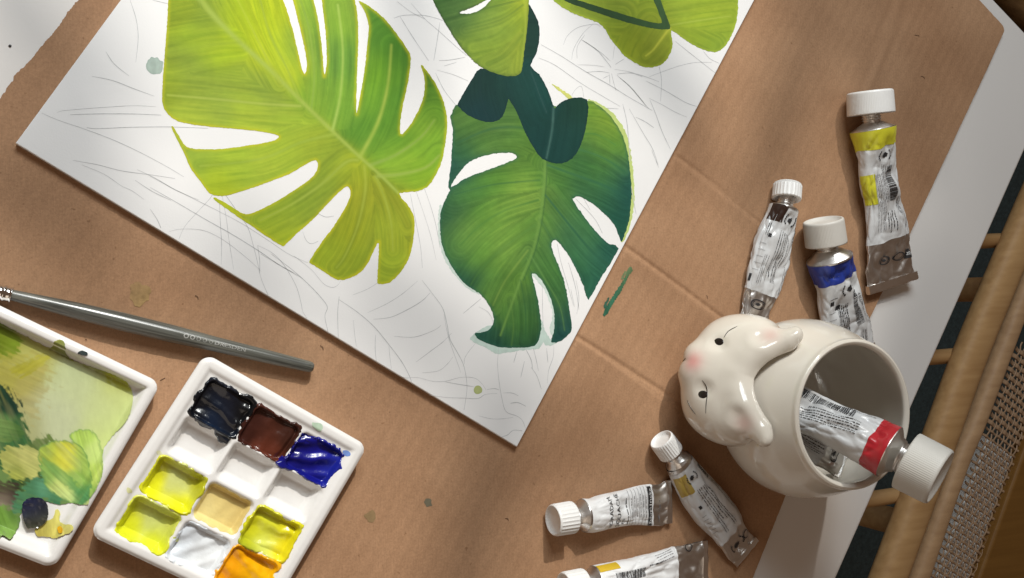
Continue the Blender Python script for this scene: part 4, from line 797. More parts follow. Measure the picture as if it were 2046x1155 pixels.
# ================================================================== PAINT TUBES
def tube(label, head, tail, r, wtail, cap_r, cap_l, cap_ribs, widths, heights, lab, band=None, bandmat=None, patch=None, patchmat=None, prints=(), neck=0.006, shoulder=0.006,
         dent=0.10, seed=1, roll=0.0, crimp=0.0022, cap_tilt=(0, 0), cap_rib_depth=0.00035, group='paint tubes', capmat=None, neck_r=None, dents=(), labmat=None):
    head = np.asarray(head, float); tail = np.asarray(tail, float); ax = tail-head; L = np.linalg.norm(ax); ax /= L
    up = np.array([0, 0, 1.0]); up = up-ax*(up@ax); up /= np.linalg.norm(up); sd = np.cross(up, ax)
    root = thing('paint_tube', label, 'paint tube', tuple(head), group)
    R_ = Matrix((ax.tolist(), sd.tolist(), up.tolist())).transposed()
    root.rotation_euler = (R_ @ Matrix.Rotation(roll, 3, 'X')).to_euler()
    wk = np.array(widths); hk = np.array(heights)
    def half(t): return np.interp(t, wk[:, 0], wk[:, 1]), np.interp(t, hk[:, 0], hk[:, 1])
    def surf(t, th, off=0.0):
        """t along 0..1, th around (pi/2 is the top)"""
        t = np.clip(t, 0, 1); a = 0; b = 0
        for dt in (-0.03, 0, 0.03):
            aa, bb = half(np.clip(t+dt, 0, 1)); a = a+aa/3; b = b+bb/3
        c, s = np.cos(th), np.sin(th)
        q = 1.0-0.25*t
        y = a*np.sign(c)*np.abs(c)**q; z = b*np.sign(s)*np.abs(s)**q
        mid = sstep(0.0, 0.12, t)*sstep(1.0, 0.9, t)
        # crumpled folds: facets with sharp valleys, not the same on both sides
        u, v = t*L/0.015, np.sin(th)*1.5; w = np.cos(th)*1.5
        n1 = np.abs(vn(u+0.9*v, v*1.1+w*1.7, seed)-0.5)*2; n2 = np.abs(vn(u*2.1-v*1.6, w*2.0+u*0.8, seed+3)-0.5)*2; n3 = np.abs(vn(u*0.7+w, v-w*1.2+7, seed+5)-0.5)*2
        d = -dent*(0.9*(1-n1)**3+0.55*(1-n2)**3+0.8*(1-n3)**3)*mid
        y = y+a*0.16*mid*(vn(t*L/0.019, t*0+0.5, seed+8)-0.5)*2
        for (dt, dth, st, sth, dep) in dents:
            d = d-dep*np.exp(-((t-dt)/st)**2-((th-dth)/sth)**2)
        z = z*(1+1.1*d); y = y*(1+0.35*d)
        fl_ = sstep(0.62, 0.80, t)*sstep(1.0, 0.95, t); z = z+fl_*0.0022*(np.abs(vn(t*L/0.011+y/0.012, y/0.008-t*L/0.02, seed+31)-0.5)*2-0.5)+fl_*0.0007*(vn(t*L/0.006, y/0.005-t*L/0.009, seed+33)-0.5)
        e = np.sqrt(y*y+z*z)+1e-9
        ny = c/np.maximum(a, 1e-4); nz = s/np.maximum(b, 1e-4); nn = np.sqrt(ny*ny+nz*nz)
        return np.stack([t*L, y+off*ny/nn, z+off*nz/nn], -1)
    def shell(name, t0, t1, off, mat, nt=None, th0=0, th1=2*np.pi, nth=96, wav=0):
        nt = nt or max(6, int((t1-t0)*L/0.0007)); closed = (th1-th0) > 6.2
        th = np.linspace(th0, th1, nth, endpoint=not closed); tt = np.linspace(0, 1, nt)
        ta = t0+0*th; tb = t1+wav*(vn(th*2.5, th*0, seed+9)-0.5)
        G = ta[None, :]+(tb-ta)[None, :]*tt[:, None]
        V = surf(G, np.repeat(th[None, :], nt, 0), off).reshape(-1, 3)
        return mk(name, V, gridfaces(nt, nth, closed)[:, ::-1], mat, root)
    body = shell('foil_body', 0, 1, 0, M_FOIL)
    lab_o = shell('label_wrap', lab[0], lab[1], 0.00018, labmat or M_LABEL, wav=0.012)
    if band: shell('colour_band', band[0], band[1], 0.00034, bandmat, wav=0.02)
    if patch: shell('colour_patch', patch[0], patch[1], 0.00036, patchmat, th0=patch[2], th1=patch[3], nth=24)
    # folded tail
    a1 = wk[-1, 1]
    cr = Bag(); nn = 24; yy = np.linspace(-a1*1.01, a1*1.01, nn); wob = 0.0003*(vn(yy*300, yy*0, seed+4)-0.5)
    sec = np.array([(-0.0026, -0.0009), (-0.0026, 0.0010), (0.0004, 0.0014), (0.0012, 0.0010), (0.0012, -0.0008), (0.0, -0.0012)])*crimp/0.0022
    V = np.stack([L+sec[None, :, 0]+wob[:, None], np.repeat(yy[:, None], 6, 1), np.repeat(sec[None, :, 1], nn, 0)+wob[:, None]*1.5], -1).reshape(-1, 3)
    Q_ = gridfaces(nn, 6, True); o = mk('crimp', V, [Q_, np.arange(6)[None, :], (nn-1)*6+np.arange(6)[None, ::-1]], M_CRIMP, root, smooth=False)
    # shoulder and threaded neck
    nr = neck_r or r*0.42
    th_ = [(-shoulder-neck-0.002, nr*0.9)]+[(-shoulder-neck+i*neck/12, nr+0.0005*math.sin(i*2.1)) for i in range(13)]
    V, Q_ = lathe([(0.0008, r*0.985), (0.0, r*1.0), (-0.0006, r*0.97), (-shoulder*0.5, r*0.72), (-shoulder*0.9, nr*1.12), (-shoulder, nr)]+th_[::-1][0:13], 48)
    mk('shoulder', V, Q_[:, ::-1], M_FOIL, root)
    # cap
    x1 = -shoulder-neck*0.72; x0 = x1-cap_l
    nr_ = cap_ribs
    def ribs(x, th): return cap_rib_depth*(np.maximum(0, np.sin(nr_*th))-0.4)*((x > x0+cap_l*0.10) & (x < x1-cap_l*0.04))
    prof = [(x0+0.0022, 0.0), (x0+0.0021, cap_r*0.45), (x0+0.0019, cap_r*0.80), (x0+0.0004, cap_r*0.86), (x0, cap_r*0.90), (x0+0.0003, cap_r*0.955), (x0+0.0012, cap_r*0.985)]
    prof += [(x0+cap_l*q, cap_r*(0.985+0.03*q)) for q in np.linspace(0.11, 0.95, 8)]+[(x1, cap_r*1.01), (x1, cap_r*0.80), (x1-0.002, cap_r*0.55), (x1-0.002, nr*0.9)]
    V, Q_ = lathe(prof, nr_*6 if nr_ < 60 else nr_*4, ribs)
    if cap_tilt != (0, 0):
        Mx = np.array(Matrix.Rotation(cap_tilt[0], 3, 'Z') @ Matrix.Rotation(cap_tilt[1], 3, 'Y')); piv = np.array([x1, 0, 0]); V = (V-piv)@Mx.T+piv
    mk('cap', V, Q_[:, ::-1], capmat or M_CAP, root)
    # print on the label
    inks = {}
    def put(V2, T, key, off=0.00052):
        t = V2[:, 0]/L; aa, bb = half(np.clip(t, 0, 1)); per = np.maximum((aa+bb)/2*0.95, 0.004); th = np.pi/2-V2[:, 1]/per
        inks.setdefault(key, Bag()).add(surf(t, th, off), T)
    def rect(x0_, x1_, w0, w1, key, off=0.00052):
        nx = max(2, int(abs(x1_-x0_)/0.0012)+1); nw = max(2, int(abs(w1-w0)/0.0010)+1)
        gx, gw = np.meshgrid(np.linspace(x0_, x1_, nx), np.linspace(w0, w1, nw), indexing='ij')
        q = gridfaces(nx, nw); put(np.stack([gx.ravel(), gw.ravel()], 1), np.concatenate([q[:, [0, 1, 2]], q[:, [0, 2, 3]]]), key, off)
    rg = random.Random(seed*13+1)
    for pr in prints:
        k = pr[0]
        if k == 'lines':            # rows of tiny print; along = 1 runs with the tube
            _, x0_, x1_, w0, w1, n, th_l, key, along = pr
            for i in range(n):
                f = (i+0.5)/n
                if along:
                    wv = w0+(w1-w0)*f; p = x0_+rg.uniform(0, 0.001); end = x1_-(rg.uniform(0, 0.35)*(x1_-x0_) if rg.random() < 0.4 else 0)
                    while p < end:
                        l_ = rg.choice([0.0004, 0.0007, 0.0011, 0.0016, 0.0022]); rect(p, min(p+l_, end), wv-th_l*rg.uniform(.18, .34), wv+th_l*rg.uniform(.18, .42), key); p += l_+rg.uniform(0.00025, 0.0006)
                else:
                    xv = x0_+(x1_-x0_)*f; p = w0; end = w1-(rg.uniform(0, 0.3)*(w1-w0))
                    while p < end:
                        l_ = rg.uniform(0.0006, 0.0022); rect(xv-th_l*rg.uniform(.2, .35), xv+th_l*rg.uniform(.2, .4), p, min(p+l_, end), key); p += l_+rg.uniform(0.0003, 0.0006)
        elif k == 'rules':
            _, x0_, x1_, w0, w1, n, th_l, key, along = pr
            for i in range(n):
                f = i/max(1, n-1)
                if along: rect(x0_, x1_, w0+(w1-w0)*f-th_l/2, w0+(w1-w0)*f+th_l/2, key)
                else: rect(x0_+(x1_-x0_)*f-th_l/2, x0_+(x1_-x0_)*f+th_l/2, w0, w1, key)
        elif k == 'barcode':        # bars run across the tube
            _, x0_, x1_, w0, w1, key, along = pr
            p = x0_ if not along else w0; end = x1_ if not along else w1
            while p < end:
                b_ = rg.choice([0.00025, 0.00025, 0.0005, 0.0008]); 
                if not along: rect(p, min(p+b_, end), w0, w1, key)
                else: rect(x0_, x1_, p, min(p+b_, end), key)
                p += b_+rg.choice([0.00025, 0.0003, 0.0006])
        elif k == 'rect': rect(pr[1], pr[2], pr[3], pr[4], pr[5], pr[6] if len(pr) > 6 else 0.00052)
        elif k == 'emblem':         # round crest: dark figure between two sprigs
            _, x_, w_, q, key = pr
            a = np.linspace(0, 2*np.pi, 15)[:-1]; rr_ = np.array([1.0, .8, .95, .7, 1.05, .8, .9, 1.0, .75, 1.0, .7, 1.05, .85, .9])
            put(np.concatenate([[[x_, w_]], np.stack([x_+q*.55*rr_*np.cos(a), w_+q*.5*rr_*np.sin(a)], 1)]), np.array([[0, i+1, (i+1) % 14+1] for i in range(14)]), key)
            for s in (-1, 1):
                for m in range(5):
                    a0 = -1.0+0.42*m; xx = x_+q*1.0*math.sin(a0+0.2); ww = w_+s*q*1.05*math.cos((a0+0.2)*0.8)
                    a = np.linspace(0, 2*np.pi, 7)[:-1]; put(np.concatenate([[[xx, ww]], np.stack([xx+q*.20*np.cos(a), ww+q*.13*np.sin(a)], 1)]), np.array([[0, i+1, (i+1) % 6+1] for i in range(6)]), key)
        elif k == 'ring':
            _, x_, w_, q, key = pr; a = np.linspace(0, 2*np.pi, 21)[:-1]
            put(np.concatenate([np.stack([x_+q*np.cos(a), w_+q*np.sin(a)], 1), np.stack([x_+q*.8*np.cos(a), w_+q*.8*np.sin(a)], 1)]), np.array([t3 for i in range(20) for t3 in ((i, (i+1) % 20, (i+1) % 20+20), (i, (i+1) % 20+20, i+20))]), key)
        elif k == 'text':           # ang: 0 reads from cap to tail, pi/2 reads across
            _, s_, x_, w_, size, ang, key = pr[:7]; V2, T = text_mesh(s_, size)
            c_, n_ = math.cos(ang), math.sin(ang); put(np.stack([x_+V2[:, 0]*c_-V2[:, 1]*n_, w_+V2[:, 0]*n_+V2[:, 1]*c_], 1), T, key, pr[7] if len(pr) > 7 else 0.00052)
    for key, bag in inks.items():
        bag.build('printed_text' if key is not M_LBL_WHITE else 'printed_logo', key, lab_o, smooth=False)['kind'] = 'stuff'
    return root
K, G_, WH = M_INK, M_GREYINK, M_LBL_WHITE
def ln(a, b): return float(np.linalg.norm(np.asarray(b)-np.asarray(a)))
M_RIB = simple('matt_white_cap', (0.60, 0.58, 0.54), 0.5, vary=0.03, vscale=300)

# large tube with a yellow band
h, t = P(1744, 258, ZC+0.0150), P(1783, 568, ZC+0.0046); L = ln(h, t); k = 0.335/1000
tube('large crumpled paint tube with a yellow band and a wide smooth white cap', h, t, 0.0142, 0.036, 0.0152, 0.0155, 90,
     [(0, .0150), (.08, .0150), (.18, .0148), (.32, .0158), (.45, .0150), (.58, .0182), (.72, .0204), (.9, .0222), (1, .0232)], [(0, .0143), (.08, .0135), (.2, .0085), (.35, .0090), (.5, .0070), (.7, .0045), (.9, .0018), (1, .0008)],
     (0.0, .71), (0.0, .115), band_mat('yellow_print', (0.66, 0.64, 0.04)), (.27, .46, 2.25, 3.3), band_mat('yellow_patch', (0.62, 0.60, 0.04)),
     [('emblem', .165*L, -.001, .0036, K), ('lines', .27*L, .64*L, -.0082, -.003, 6, .0005, G_, 1), ('barcode', .24*L, .46*L, .0005, .0058, K, 0), ('lines', .22*L, .46*L, -.003, 0.0002, 3, .0005, K, 1), ('lines', .52*L, .66*L, -.0025, .003, 4, .00055, K, 1), ('lines', .44*L, .58*L, .0068, .0105, 4, .0006, G_, 1), ('lines', .58*L, .66*L, .009, .012, 2, .0005, G_, 1),
      ('ring', .83*L, -.003, .0030, K), ('emblem', .83*L, -.003, .0018, K), ('rect', .80*L, .86*L, .0075, .0125, K), ('ring', .83*L, .0035, .0030, K), ('text', '20', .83*L, .0100, .0032, 1.57, WH, .0007)],
     neck=.007, shoulder=.005, dent=.16, seed=4, crimp=.0034, cap_rib_depth=0.00012, dents=[(.30, 1.2, .05, .5, .35), (.50, 0.9, .05, .5, .45), (.85, 1.7, .06, .4, .5)], cap_tilt=(-.10, 0), capmat=M_CAP)
# blue
h, t = P(1657, 516, ZC+0.0135), P(1702, 716, ZC+0.004); L = ln(h, t)
tube('large crumpled paint tube with a blue band behind the rabbit mug', h, t, 0.0150, .036, .0132, .0165, 90,
     [(0, .0156), (.2, .0160), (.4, .0180), (.7, .0205), (1, .0220)], [(0, .0135), (.15, .0125), (.4, .0100), (.7, .0050), (1, .0008)],
     (0, .97), (0, .20), band_mat('blue_print', (0.02, 0.045, 0.30)), (.56, .9, 2.4, 3.2), band_mat('blue_patch', (0.02, 0.04, 0.26)),
     [('emblem', .29*L, .0005, .0042, K), ('barcode', .34*L, .70*L, .0020, .0068, K, 0), ('text', '4 012380 021739', .52*L, .0088, .0026, 0, K), ('lines', .42*L, .95*L, -.0060, -.0005, 6, .0007, K, 1), ('lines', .36*L, .95*L, .0125, .0165, 3, .0008, K, 1), ('rules', .47*L, .78*L, -.0135, -.0080, 6, .0002, K, 0), ('rect', .36*L, .40*L, -.0125, -.0095, K), ('rect', .42*L, .46*L, -.008, -.0045, K), ('rect', .335*L, .34*L, -.0125, -.007, K), ('lines', .76*L, .95*L, .004, .0075, 3, .0007, K, 1)],
     neck=.004, shoulder=.007, dent=.16, seed=9, cap_rib_depth=0.00012, dents=[(.45, 2.0, .10, .35, .4), (.3, 1.0, .08, .3, .3)], cap_tilt=(-.12, 0), capmat=M_RIB)
# brown
h, t = P(1566, 416, ZC+0.0090), P(1500, 652, ZC+0.003); L = ln(h, t)
tube('slim crumpled paint tube with a dark brown patch and a ribbed cap', h, t, .0096, .022, .0092, .0105, 26,
     [(0, .0098), (.1, .0112), (.28, .0150), (.4, .0158), (.6, .0146), (.8, .0126), (1, .0110)], [(0, .0090), (.15, .0080), (.4, .0068), (.6, .0052), (.85, .0024), (1, .0008)],
     (0, .72), None, None, (.0, .14, 1.85, 3.0), band_mat('brown_patch', (0.035, 0.018, 0.013)),
     [('emblem', .10*L, .0022, .0036, K), ('lines', .20*L, .62*L, -.002, .0050, 6, .0005, K, 1), ('lines', .10*L, .40*L, .0098, .0125, 3, .0007, K, 1), ('lines', .45*L, .68*L, .0080, .0105, 2, .0005, G_, 1), ('rules', .34*L, .56*L, -.0115, -.0065, 5, .0002, G_, 0), ('rect', .25*L, .28*L, -.0075, -.0055, K), ('lines', .42*L, .66*L, -.0062, -.003, 3, .0005, G_, 1), ('lines', .16*L, .27*L, -.0100, -.0075, 2, .0009, K, 1), ('ring', .82*L, -.001, .0032, K), ('emblem', .82*L, -.001, .0019, K), ('rect', .60*L, .66*L, -.0125, -.0105, K)],
     neck=.006, shoulder=.002, dent=.22, seed=14, dents=[(.5, 1.3, .10, .5, .3), (.85, 1.0, .06, .5, .6)], cap_tilt=(.05, -.2), neck_r=.0052)
# grey one beside the mug
h, t = P(1354, 922, ZC+0.0078), P(1491, 1104, ZC+0.0030); L = ln(h, t)
tube('dull paint tube with an ochre patch lying in the shadow of the rabbit mug', h, t, .0082, .022, .0078, .0118, 30,
     [(0, .0086), (.12, .0106), (.3, .0130), (.5, .0138), (.7, .0128), (.85, .0118), (1, .0112)], [(0, .0080), (.2, .0088), (.5, .0080), (.75, .0045), (1, .0008)],
     (.03, .76), None, None, (.06, .22, 1.95, 3.0), band_mat('ochre_patch', (0.42, 0.30, 0.07)),
     [('emblem', .12*L, -.0012, .0030, K), ('lines', .22*L, .70*L, -.0030, .0035, 6, .0006, K, 1), ('lines', .25*L, .66*L, .0075, .0105, 3, .0005, K, 1), ('barcode', .10*L, .24*L, .0070, .0100, K, 0), ('rect', .34*L, .37*L, -.0072, -.0055, K), ('rules', .44*L, .62*L, -.0095, -.0060, 6, .0002, K, 0), ('emblem', .86*L, -.001, .0028, K), ('ring', .86*L, .0045, .0026, K)],
     neck=.003, shoulder=.0055, dent=.12, seed=21, neck_r=.005)
# white one in the sun
h, t = P(1165, 1030, ZC+0.0088), P(1338, 1002, ZC+0.0026); L = ln(h, t)
tube('short paint tube with a white label, black lettering and flat grey tail', h, t, .0094, .024, .0090, .0132, 26,
     [(0, .0094), (.2, .0104), (.35, .0106), (.5, .0110), (.8, .0128), (1, .0131)], [(0, .0090), (.2, .0088), (.4, .0068), (.65, .0045), (.85, .0018), (1, .0008)],
     (.0, .78), None, None, None, None,
     [('text', 'HORADAM', .235*L, .0005, .0036, 1.5708, K), ('text', 'GOUACHE', .325*L, .0005, .0040, 1.5708, K), ('text', '702', .385*L, -.005, .0026, 1.5708, K), ('lines', .43*L, .455*L, -.008, .006, 1, .0009, K, 0), ('rules', .47*L, .70*L, -.0125, .0105, 7, .0002, G_, 0), ('lines', .475*L, .69*L, -.004, .006, 6, .0006, G_, 0),
      ('rect', .705*L, .755*L, -.0095, .0090, K), ('text', 'Schmincke', .732*L, -.0002, .0034, 1.5708, WH, .0007), ('lines', .84*L, .86*L, -.006, .004, 1, .0008, G_, 0)],
     neck=.003, shoulder=.0055, dent=.10, seed=26, dents=[(.42, 1.3, .07, .5, .40), (.55, 2.0, .05, .4, .25)], neck_r=.0048, labmat=simple('bright_label', (0.80, 0.81, 0.82), 0.35, vary=0.02, bump=0.0001, bscale=150))
# the one cut by the lower edge of the picture
h, t = P(1188, 1166, ZC+0.0095), P(1410, 1126, ZC+0.0030); L = ln(h, t)
tube('barcode paint tube with a golden patch and glossy crumpled silver tail', h, t, .0100, .026, .0095, .0135, 26,
     [(0, .0100), (.3, .0112), (.6, .0124), (1, .0142)], [(0, .0095), (.25, .0100), (.5, .0085), (.75, .0045), (1, .0008)],
     (.0, .70), None, None, (.0, .17, 0.10, 0.70), band_mat('golden_patch', (0.62, 0.42, 0.03)),
     [('barcode', .12*L, .38*L, .0010, .0060, K, 0), ('lines', .42*L, .56*L, .0050, .0072, 1, .0012, K, 1), ('lines', .50*L, .66*L, .0050, .0125, 4, .0008, G_, 1), ('ring', .83*L, .0085, .0028, K), ('text', '4 012380', .25*L, -.0012, .0022, 0, K)],
     neck=.003, shoulder=.0055, dent=.14, seed=31, dents=[(.5, 1.5, .12, .5, .35), (.85, 1.6, .05, .5, .4)], neck_r=.005, labmat=bpy.data.materials['bright_label'])

# ================================================================== RABBIT MUG
RIM_Z = 0.0825
_l, _r = P(1591, 828, RIM_Z), P(1820, 828, RIM_Z); MC = (_l+_r)[:2]/2; RIM_R = float(np.linalg.norm(_r-_l)/2)
FA = math.radians(180-21.0)                              # where the rabbit looks
mug = thing('rabbit_mug', 'ivory ceramic mug shaped like a white rabbit, holding paint tubes', 'mug', (MC[0], MC[1], ZC))
mug.rotation_euler = (0, 0, FA)
HM = RIM_Z-ZC
bodyp = np.array([(0.0, .0), (0.0006, .034), (0.0, .0355), (0.0015, .0385), (0.006, .0425), (.012, .0470), (.020, .0515), (.028, .0540), (.036, .0548), (.044, .0543), (.052, .0525), (.060, .0498), (.067, .0470), (.0725, .0448), (.0755, .0437), (.0780, .0433), (HM-.0002, .0423)])
def Rb(z): return np.interp(z, bodyp[3:, 0], bodyp[3:, 1])
op = catmull(bodyp[2:], 5, False)
ip = np.array([(HM-.0002, .0412), (HM-.0012, .0400), (.0755, .0398), (.067, .0430), (.058, .0462), (.044, .0500), (.030, .0500), (.018, .0462), (.010, .040), (.0068, .032), (.0062, .0)])
ip = catmull(ip, 4, False); ip[-1, 1] = 0
prof = np.concatenate([bodyp[:2], op, [[HM+.0003, .0418]], ip])
V, Q_ = lathe(prof, 128)
V = np.stack([V[:, 1], V[:, 2], V[:, 0]], 1)
IV = np.array([0.68, 0.635, 0.56])
mk('mug_body', V, Q_[:, ::-1], M_IVORY, mug, True, np.repeat(IV[None, :], len(V), 0))

def smin(a, b, k):
    h_ = np.clip(0.5+0.5*(b-a)/k, 0, 1); return b*(1-h_)+a*h_-k*h_*(1-h_)
def ell(p, c, r):
    q = (p-np.array(c))/np.array(r); k0 = np.linalg.norm(q, axis=-1); k1 = np.linalg.norm(q/np.array(r), axis=-1)
    return k0*(k0-1)/np.maximum(k1, 1e-9)
def cone(p, a, b, ra, rb):
    a = np.array(a); b = np.array(b); d = b-a; t = np.clip(((p-a)@d)/(d@d), 0, 1)
    return np.linalg.norm(p-a-t[..., None]*d, axis=-1)-(ra+(rb-ra)*t)
def head_sdf(p):
    m = p*1000.0; y = np.abs(m[..., 1]); q = np.stack([m[..., 0], y, m[..., 2]], -1)
    d = ell(q, (53, 0, 31), (25, 36, 23.5))
    d = smin(d, ell(q, (66, 9, 24), (13, 12, 12)), 10)
    d = smin(d, ell(q, (70, 0, 27), (13, 11, 10)), 9)
    d = smin(d, ell(q, (77.0, 5.5, 21.5), (5.5, 6.5, 6.5)), 6)
    d = smin(d, ell(q, (58, 20, 25), (16, 16, 15)), 10)
    d = -smin(-d, ell(q, (79, 15, 41), (5, 4, 5)), 5)                      # eye hollows
    # crest that runs from ear to ear, standing off the mug, and the ears
    d = smin(d, ell(q, (50, 24, 42), (15, 14, 16)), 14)
    d = smin(d, smin(cone(q, (62.0, 0, 49.5), (60.5, 10, 51.5), 3.8, 4.2), cone(q, (60.5, 10, 51.5), (57.5, 16, 54), 4.2, 4.2), 3), 10)
    e1 = cone(q, (57.0, 16.5, 54), (47.5, 25.0, 63.0), 4.0, 4.0); e2 = cone(q, (56.5, 22, 54), (46.5, 31.5, 65.5), 4.8, 4.6)
    d = smin(d, smin(e1, e2, 8), 8)
    d = -smin(-d, cone(q, (64.5, 25, 59.0), (57.0, 36, 67.5), 3.6, 4.2), 7)  # hollow of the ear
    rr_ = np.hypot(m[..., 0], m[..., 1]); gap = -1.2+(2.6+3.8*sstep(24, 12, y))*sstep(41, 50, m[..., 2])
    body = Rb(np.clip(p[..., 2], 0.0, 1))*1000+gap-rr_
    d = -smin(-d, -body, 1.0)
    d = np.maximum(d, 0.4-m[..., 2])
    return d/1000.0
def surface_nets(f, lo, hi, n):
    ax_ = [np.linspace(lo[i], hi[i], n[i]) for i in range(3)]
    X, Y, Z = np.meshgrid(*ax_, indexing='ij'); S = f(np.stack([X, Y, Z], -1)); I = S < 0
    nx, ny, nz = n; cs = np.zeros((nx-1, ny-1, nz-1), int)
    for i in (0, 1):
        for j in (0, 1):
            for k_ in (0, 1): cs += I[i:nx-1+i, j:ny-1+j, k_:nz-1+k_]
    act = (cs > 0) & (cs < 8); idx = -np.ones(act.shape, int); idx[act] = np.arange(act.sum())
    st = np.array([ax_[i][1]-ax_[i][0] for i in range(3)]); c = np.argwhere(act)
    Vv = np.array([ax_[0][0], ax_[1][0], ax_[2][0]])+(c+0.5)*st
    for it in range(6):                                   # pull the vertices onto the surface
        s = f(Vv); g = np.stack([(f(Vv+np.eye(3)[i]*1e-4)-f(Vv-np.eye(3)[i]*1e-4))/2e-4 for i in range(3)], -1)
        Vv = Vv-np.clip(s/np.maximum((g**2).sum(-1), 0.2), -st[0]*.5, st[0]*.5)[:, None]*g
    Fq = []
    for d in range(3):
        a, b = [(1, 2), (2, 0), (0, 1)][d]
        sl0 = [slice(None)]*3; sl1 = [slice(None)]*3; sl0[d] = slice(0, -1); sl1[d] = slice(1, None)
        A_, B_ = I[tuple(sl0)], I[tuple(sl1)]; e = np.argwhere(A_ != B_)
        ok = (e[:, a] > 0) & (e[:, b] > 0) & (e[:, a] < n[a]-1) & (e[:, b] < n[b]-1); e = e[ok]
        def at(da, db):
            q = e.copy(); q[:, a] += da; q[:, b] += db; return idx[q[:, 0], q[:, 1], q[:, 2]]
        quad = np.stack([at(-1, -1), at(0, -1), at(0, 0), at(-1, 0)], 1)
        fl_ = ~A_[e[:, 0], e[:, 1], e[:, 2]]; quad[fl_] = quad[fl_][:, ::-1]; Fq.append(quad)
    Fq = np.concatenate(Fq); return Vv, Fq[(Fq >= 0).all(1)]
HV, HF = surface_nets(head_sdf, (.018, -.047, -.002), (.090, .047, .076), (80, 104, 86))
cH, sH = math.cos(FA), math.sin(FA)
def to_mug(p): d = np.asarray(p)-np.array([MC[0], MC[1], ZC]); return np.stack([d[..., 0]*cH+d[..., 1]*sH, -d[..., 0]*sH+d[..., 1]*cH, d[..., 2]], -1)
def hit(px, py):
    """point of the rabbit's head behind a pixel, in mug axes"""
    o0 = to_mug(np.array([0, 0, H])); far = to_mug(P(px, py, 0.0)); d = far-o0; d /= np.linalg.norm(d); t = 0.3
    for i in range(200):
        s = float(head_sdf((o0+d*t)[None, :])[0])
        if s < 2e-5: break
        t += s*0.8
    return o0+d*t
def hgrad(p):
    g = np.array([float((head_sdf((p+np.eye(3)[i]*2e-4)[None])-head_sdf((p-np.eye(3)[i]*2e-4)[None]))[0]) for i in range(3)]); return g/np.linalg.norm(g)
hc = np.repeat(IV[None, :], len(HV), 0)
def blush(c, r, col, k_):
    global hc
    w = (k_*np.exp(-(np.linalg.norm((HV-np.asarray(c)), axis=1)/r)**2))[:, None]; hc = hc*(1-w)+np.array(col)*w
PINK = (0.70, 0.30, 0.28)
nose = hit(1384, 722); blush(nose, .0058, PINK, .85)
for s in (1, -1): blush((.0575, s*.0265, .0590), .0052, (0.66, 0.36, 0.32), .45)
mk('head', HV, HF, M_IVORY, mug, True, hc)
for (ex_, ey_) in [(1437, 683), (1405, 788)]:
    p = hit(ex_, ey_); n = hgrad(p); z_ = Vector(n); q = z_.to_track_quat('Z', 'Y').to_matrix()
    th = np.linspace(0, 2*np.pi, 24, endpoint=False); rings = [(0, .0005), (.5, .00045), (.85, .0003), (1, -.0002)]
    up_l = np.array([0, 0, 1.0])-n*n[2]; up_l /= np.linalg.norm(up_l); si = np.cross(n, up_l)
    V = [p+n*.0005]
    for r_, hgt in rings[1:]:
        for a in th: V.append(p+n*hgt+up_l*math.cos(a)*.0035*r_+si*math.sin(a)*.0025*r_)
    V = np.array(V); Ft = np.array([[0, 1+i, 1+(i+1) % 24] for i in range(24)]); Fq = np.array([[1+k_*24+i, 1+(k_+1)*24+i, 1+(k_+1)*24+(i+1) % 24, 1+k_*24+(i+1) % 24] for k_ in range(2) for i in range(24)])
    mk('eye', V, [Ft, Fq], M_BLACKGLAZE, mug)
for pts in [[(1403, 760), (1411, 772), (1413, 788), (1411, 806), (1410, 826)], [(1373, 800), (1380, 815), (1390, 828)], [(1446, 675), (1455, 662), (1473, 652)], [(1364, 723), (1367, 719), (1370, 716)]]:
    q = np.array([hit(*p) for p in catmull(pts, 3, False)]); V, Fq, Ft = tubepath(q, np.interp(np.linspace(0, 1, len(q)), [0, .2, .8, 1], [.0001, .00026, .00026, .0001]), 6)
    mk('painted_line', V, [Fq, Ft], M_BLACKGLAZE, mug)
# foot under the head
# ------------------------------------------------------------------ tubes in the mug
h, t = P(1778, 903, .1010), np.array([MC[0]-.030, MC[1]+.014, .036]); L = ln(h, t)
tube('red-banded paint tube with a wide matt cap leaning out of the rabbit mug', h, t, .0150, .030, .0165, .0190, 90,
     [(0, .0150), (.2, .0146), (.45, .0128), (.7, .0150), (1, .0170)], [(0, .0150), (.2, .0140), (.45, .0110), (.7, .0060), (1, .0008)],
     (0, .93), (0, .13), band_mat('red_print', (0.46, 0.020, 0.030)), None, None,
     [('barcode', .30*L, .72*L, -.0075, -.0022, K, 0), ('lines', .22*L, .70*L, -.001, .0072, 6, .0007, K, 1), ('lines', .70*L, .9*L, -.004, .008, 5, .0007, K, 1), ('lines', .16*L, .40*L, -.0105, -.0085, 1, .0008, K, 1)],
     neck=.005, shoulder=.006, dent=.14, seed=44, cap_rib_depth=.00018, dents=[(.62, 1.4, .06, .5, .3)], capmat=M_RIB, roll=0.15, neck_r=.0085)
h, t = np.array([MC[0]-.026, MC[1]-.010, .049]), np.array([MC[0]+.019, MC[1]-.0325, .052]); L = ln(h, t)
tube('crumpled silver paint tube lying low inside the rabbit mug', h, t, .0100, .022, .0090, .008, 26,
     [(0, .0100), (.4, .0115), (.8, .0110), (1, .0105)], [(0, .010), (.5, .0085), (.85, .005), (1, .0012)], (0, .62), None, None, None, None,
     [('barcode', .25*L, .5*L, .002, .006, K, 0), ('lines', .15*L, .58*L, -.004, .001, 5, .0006, K, 1), ('ring', .78*L, 0, .0032, K), ('emblem', .78*L, 0, .0019, K)], neck=.003, shoulder=.004, dent=.14, seed=47, crimp=.003)
h, t = np.array([MC[0]-.026, MC[1]+.030, .050]), np.array([MC[0]-.010, MC[1]+.026, .018]); L = ln(h, t)
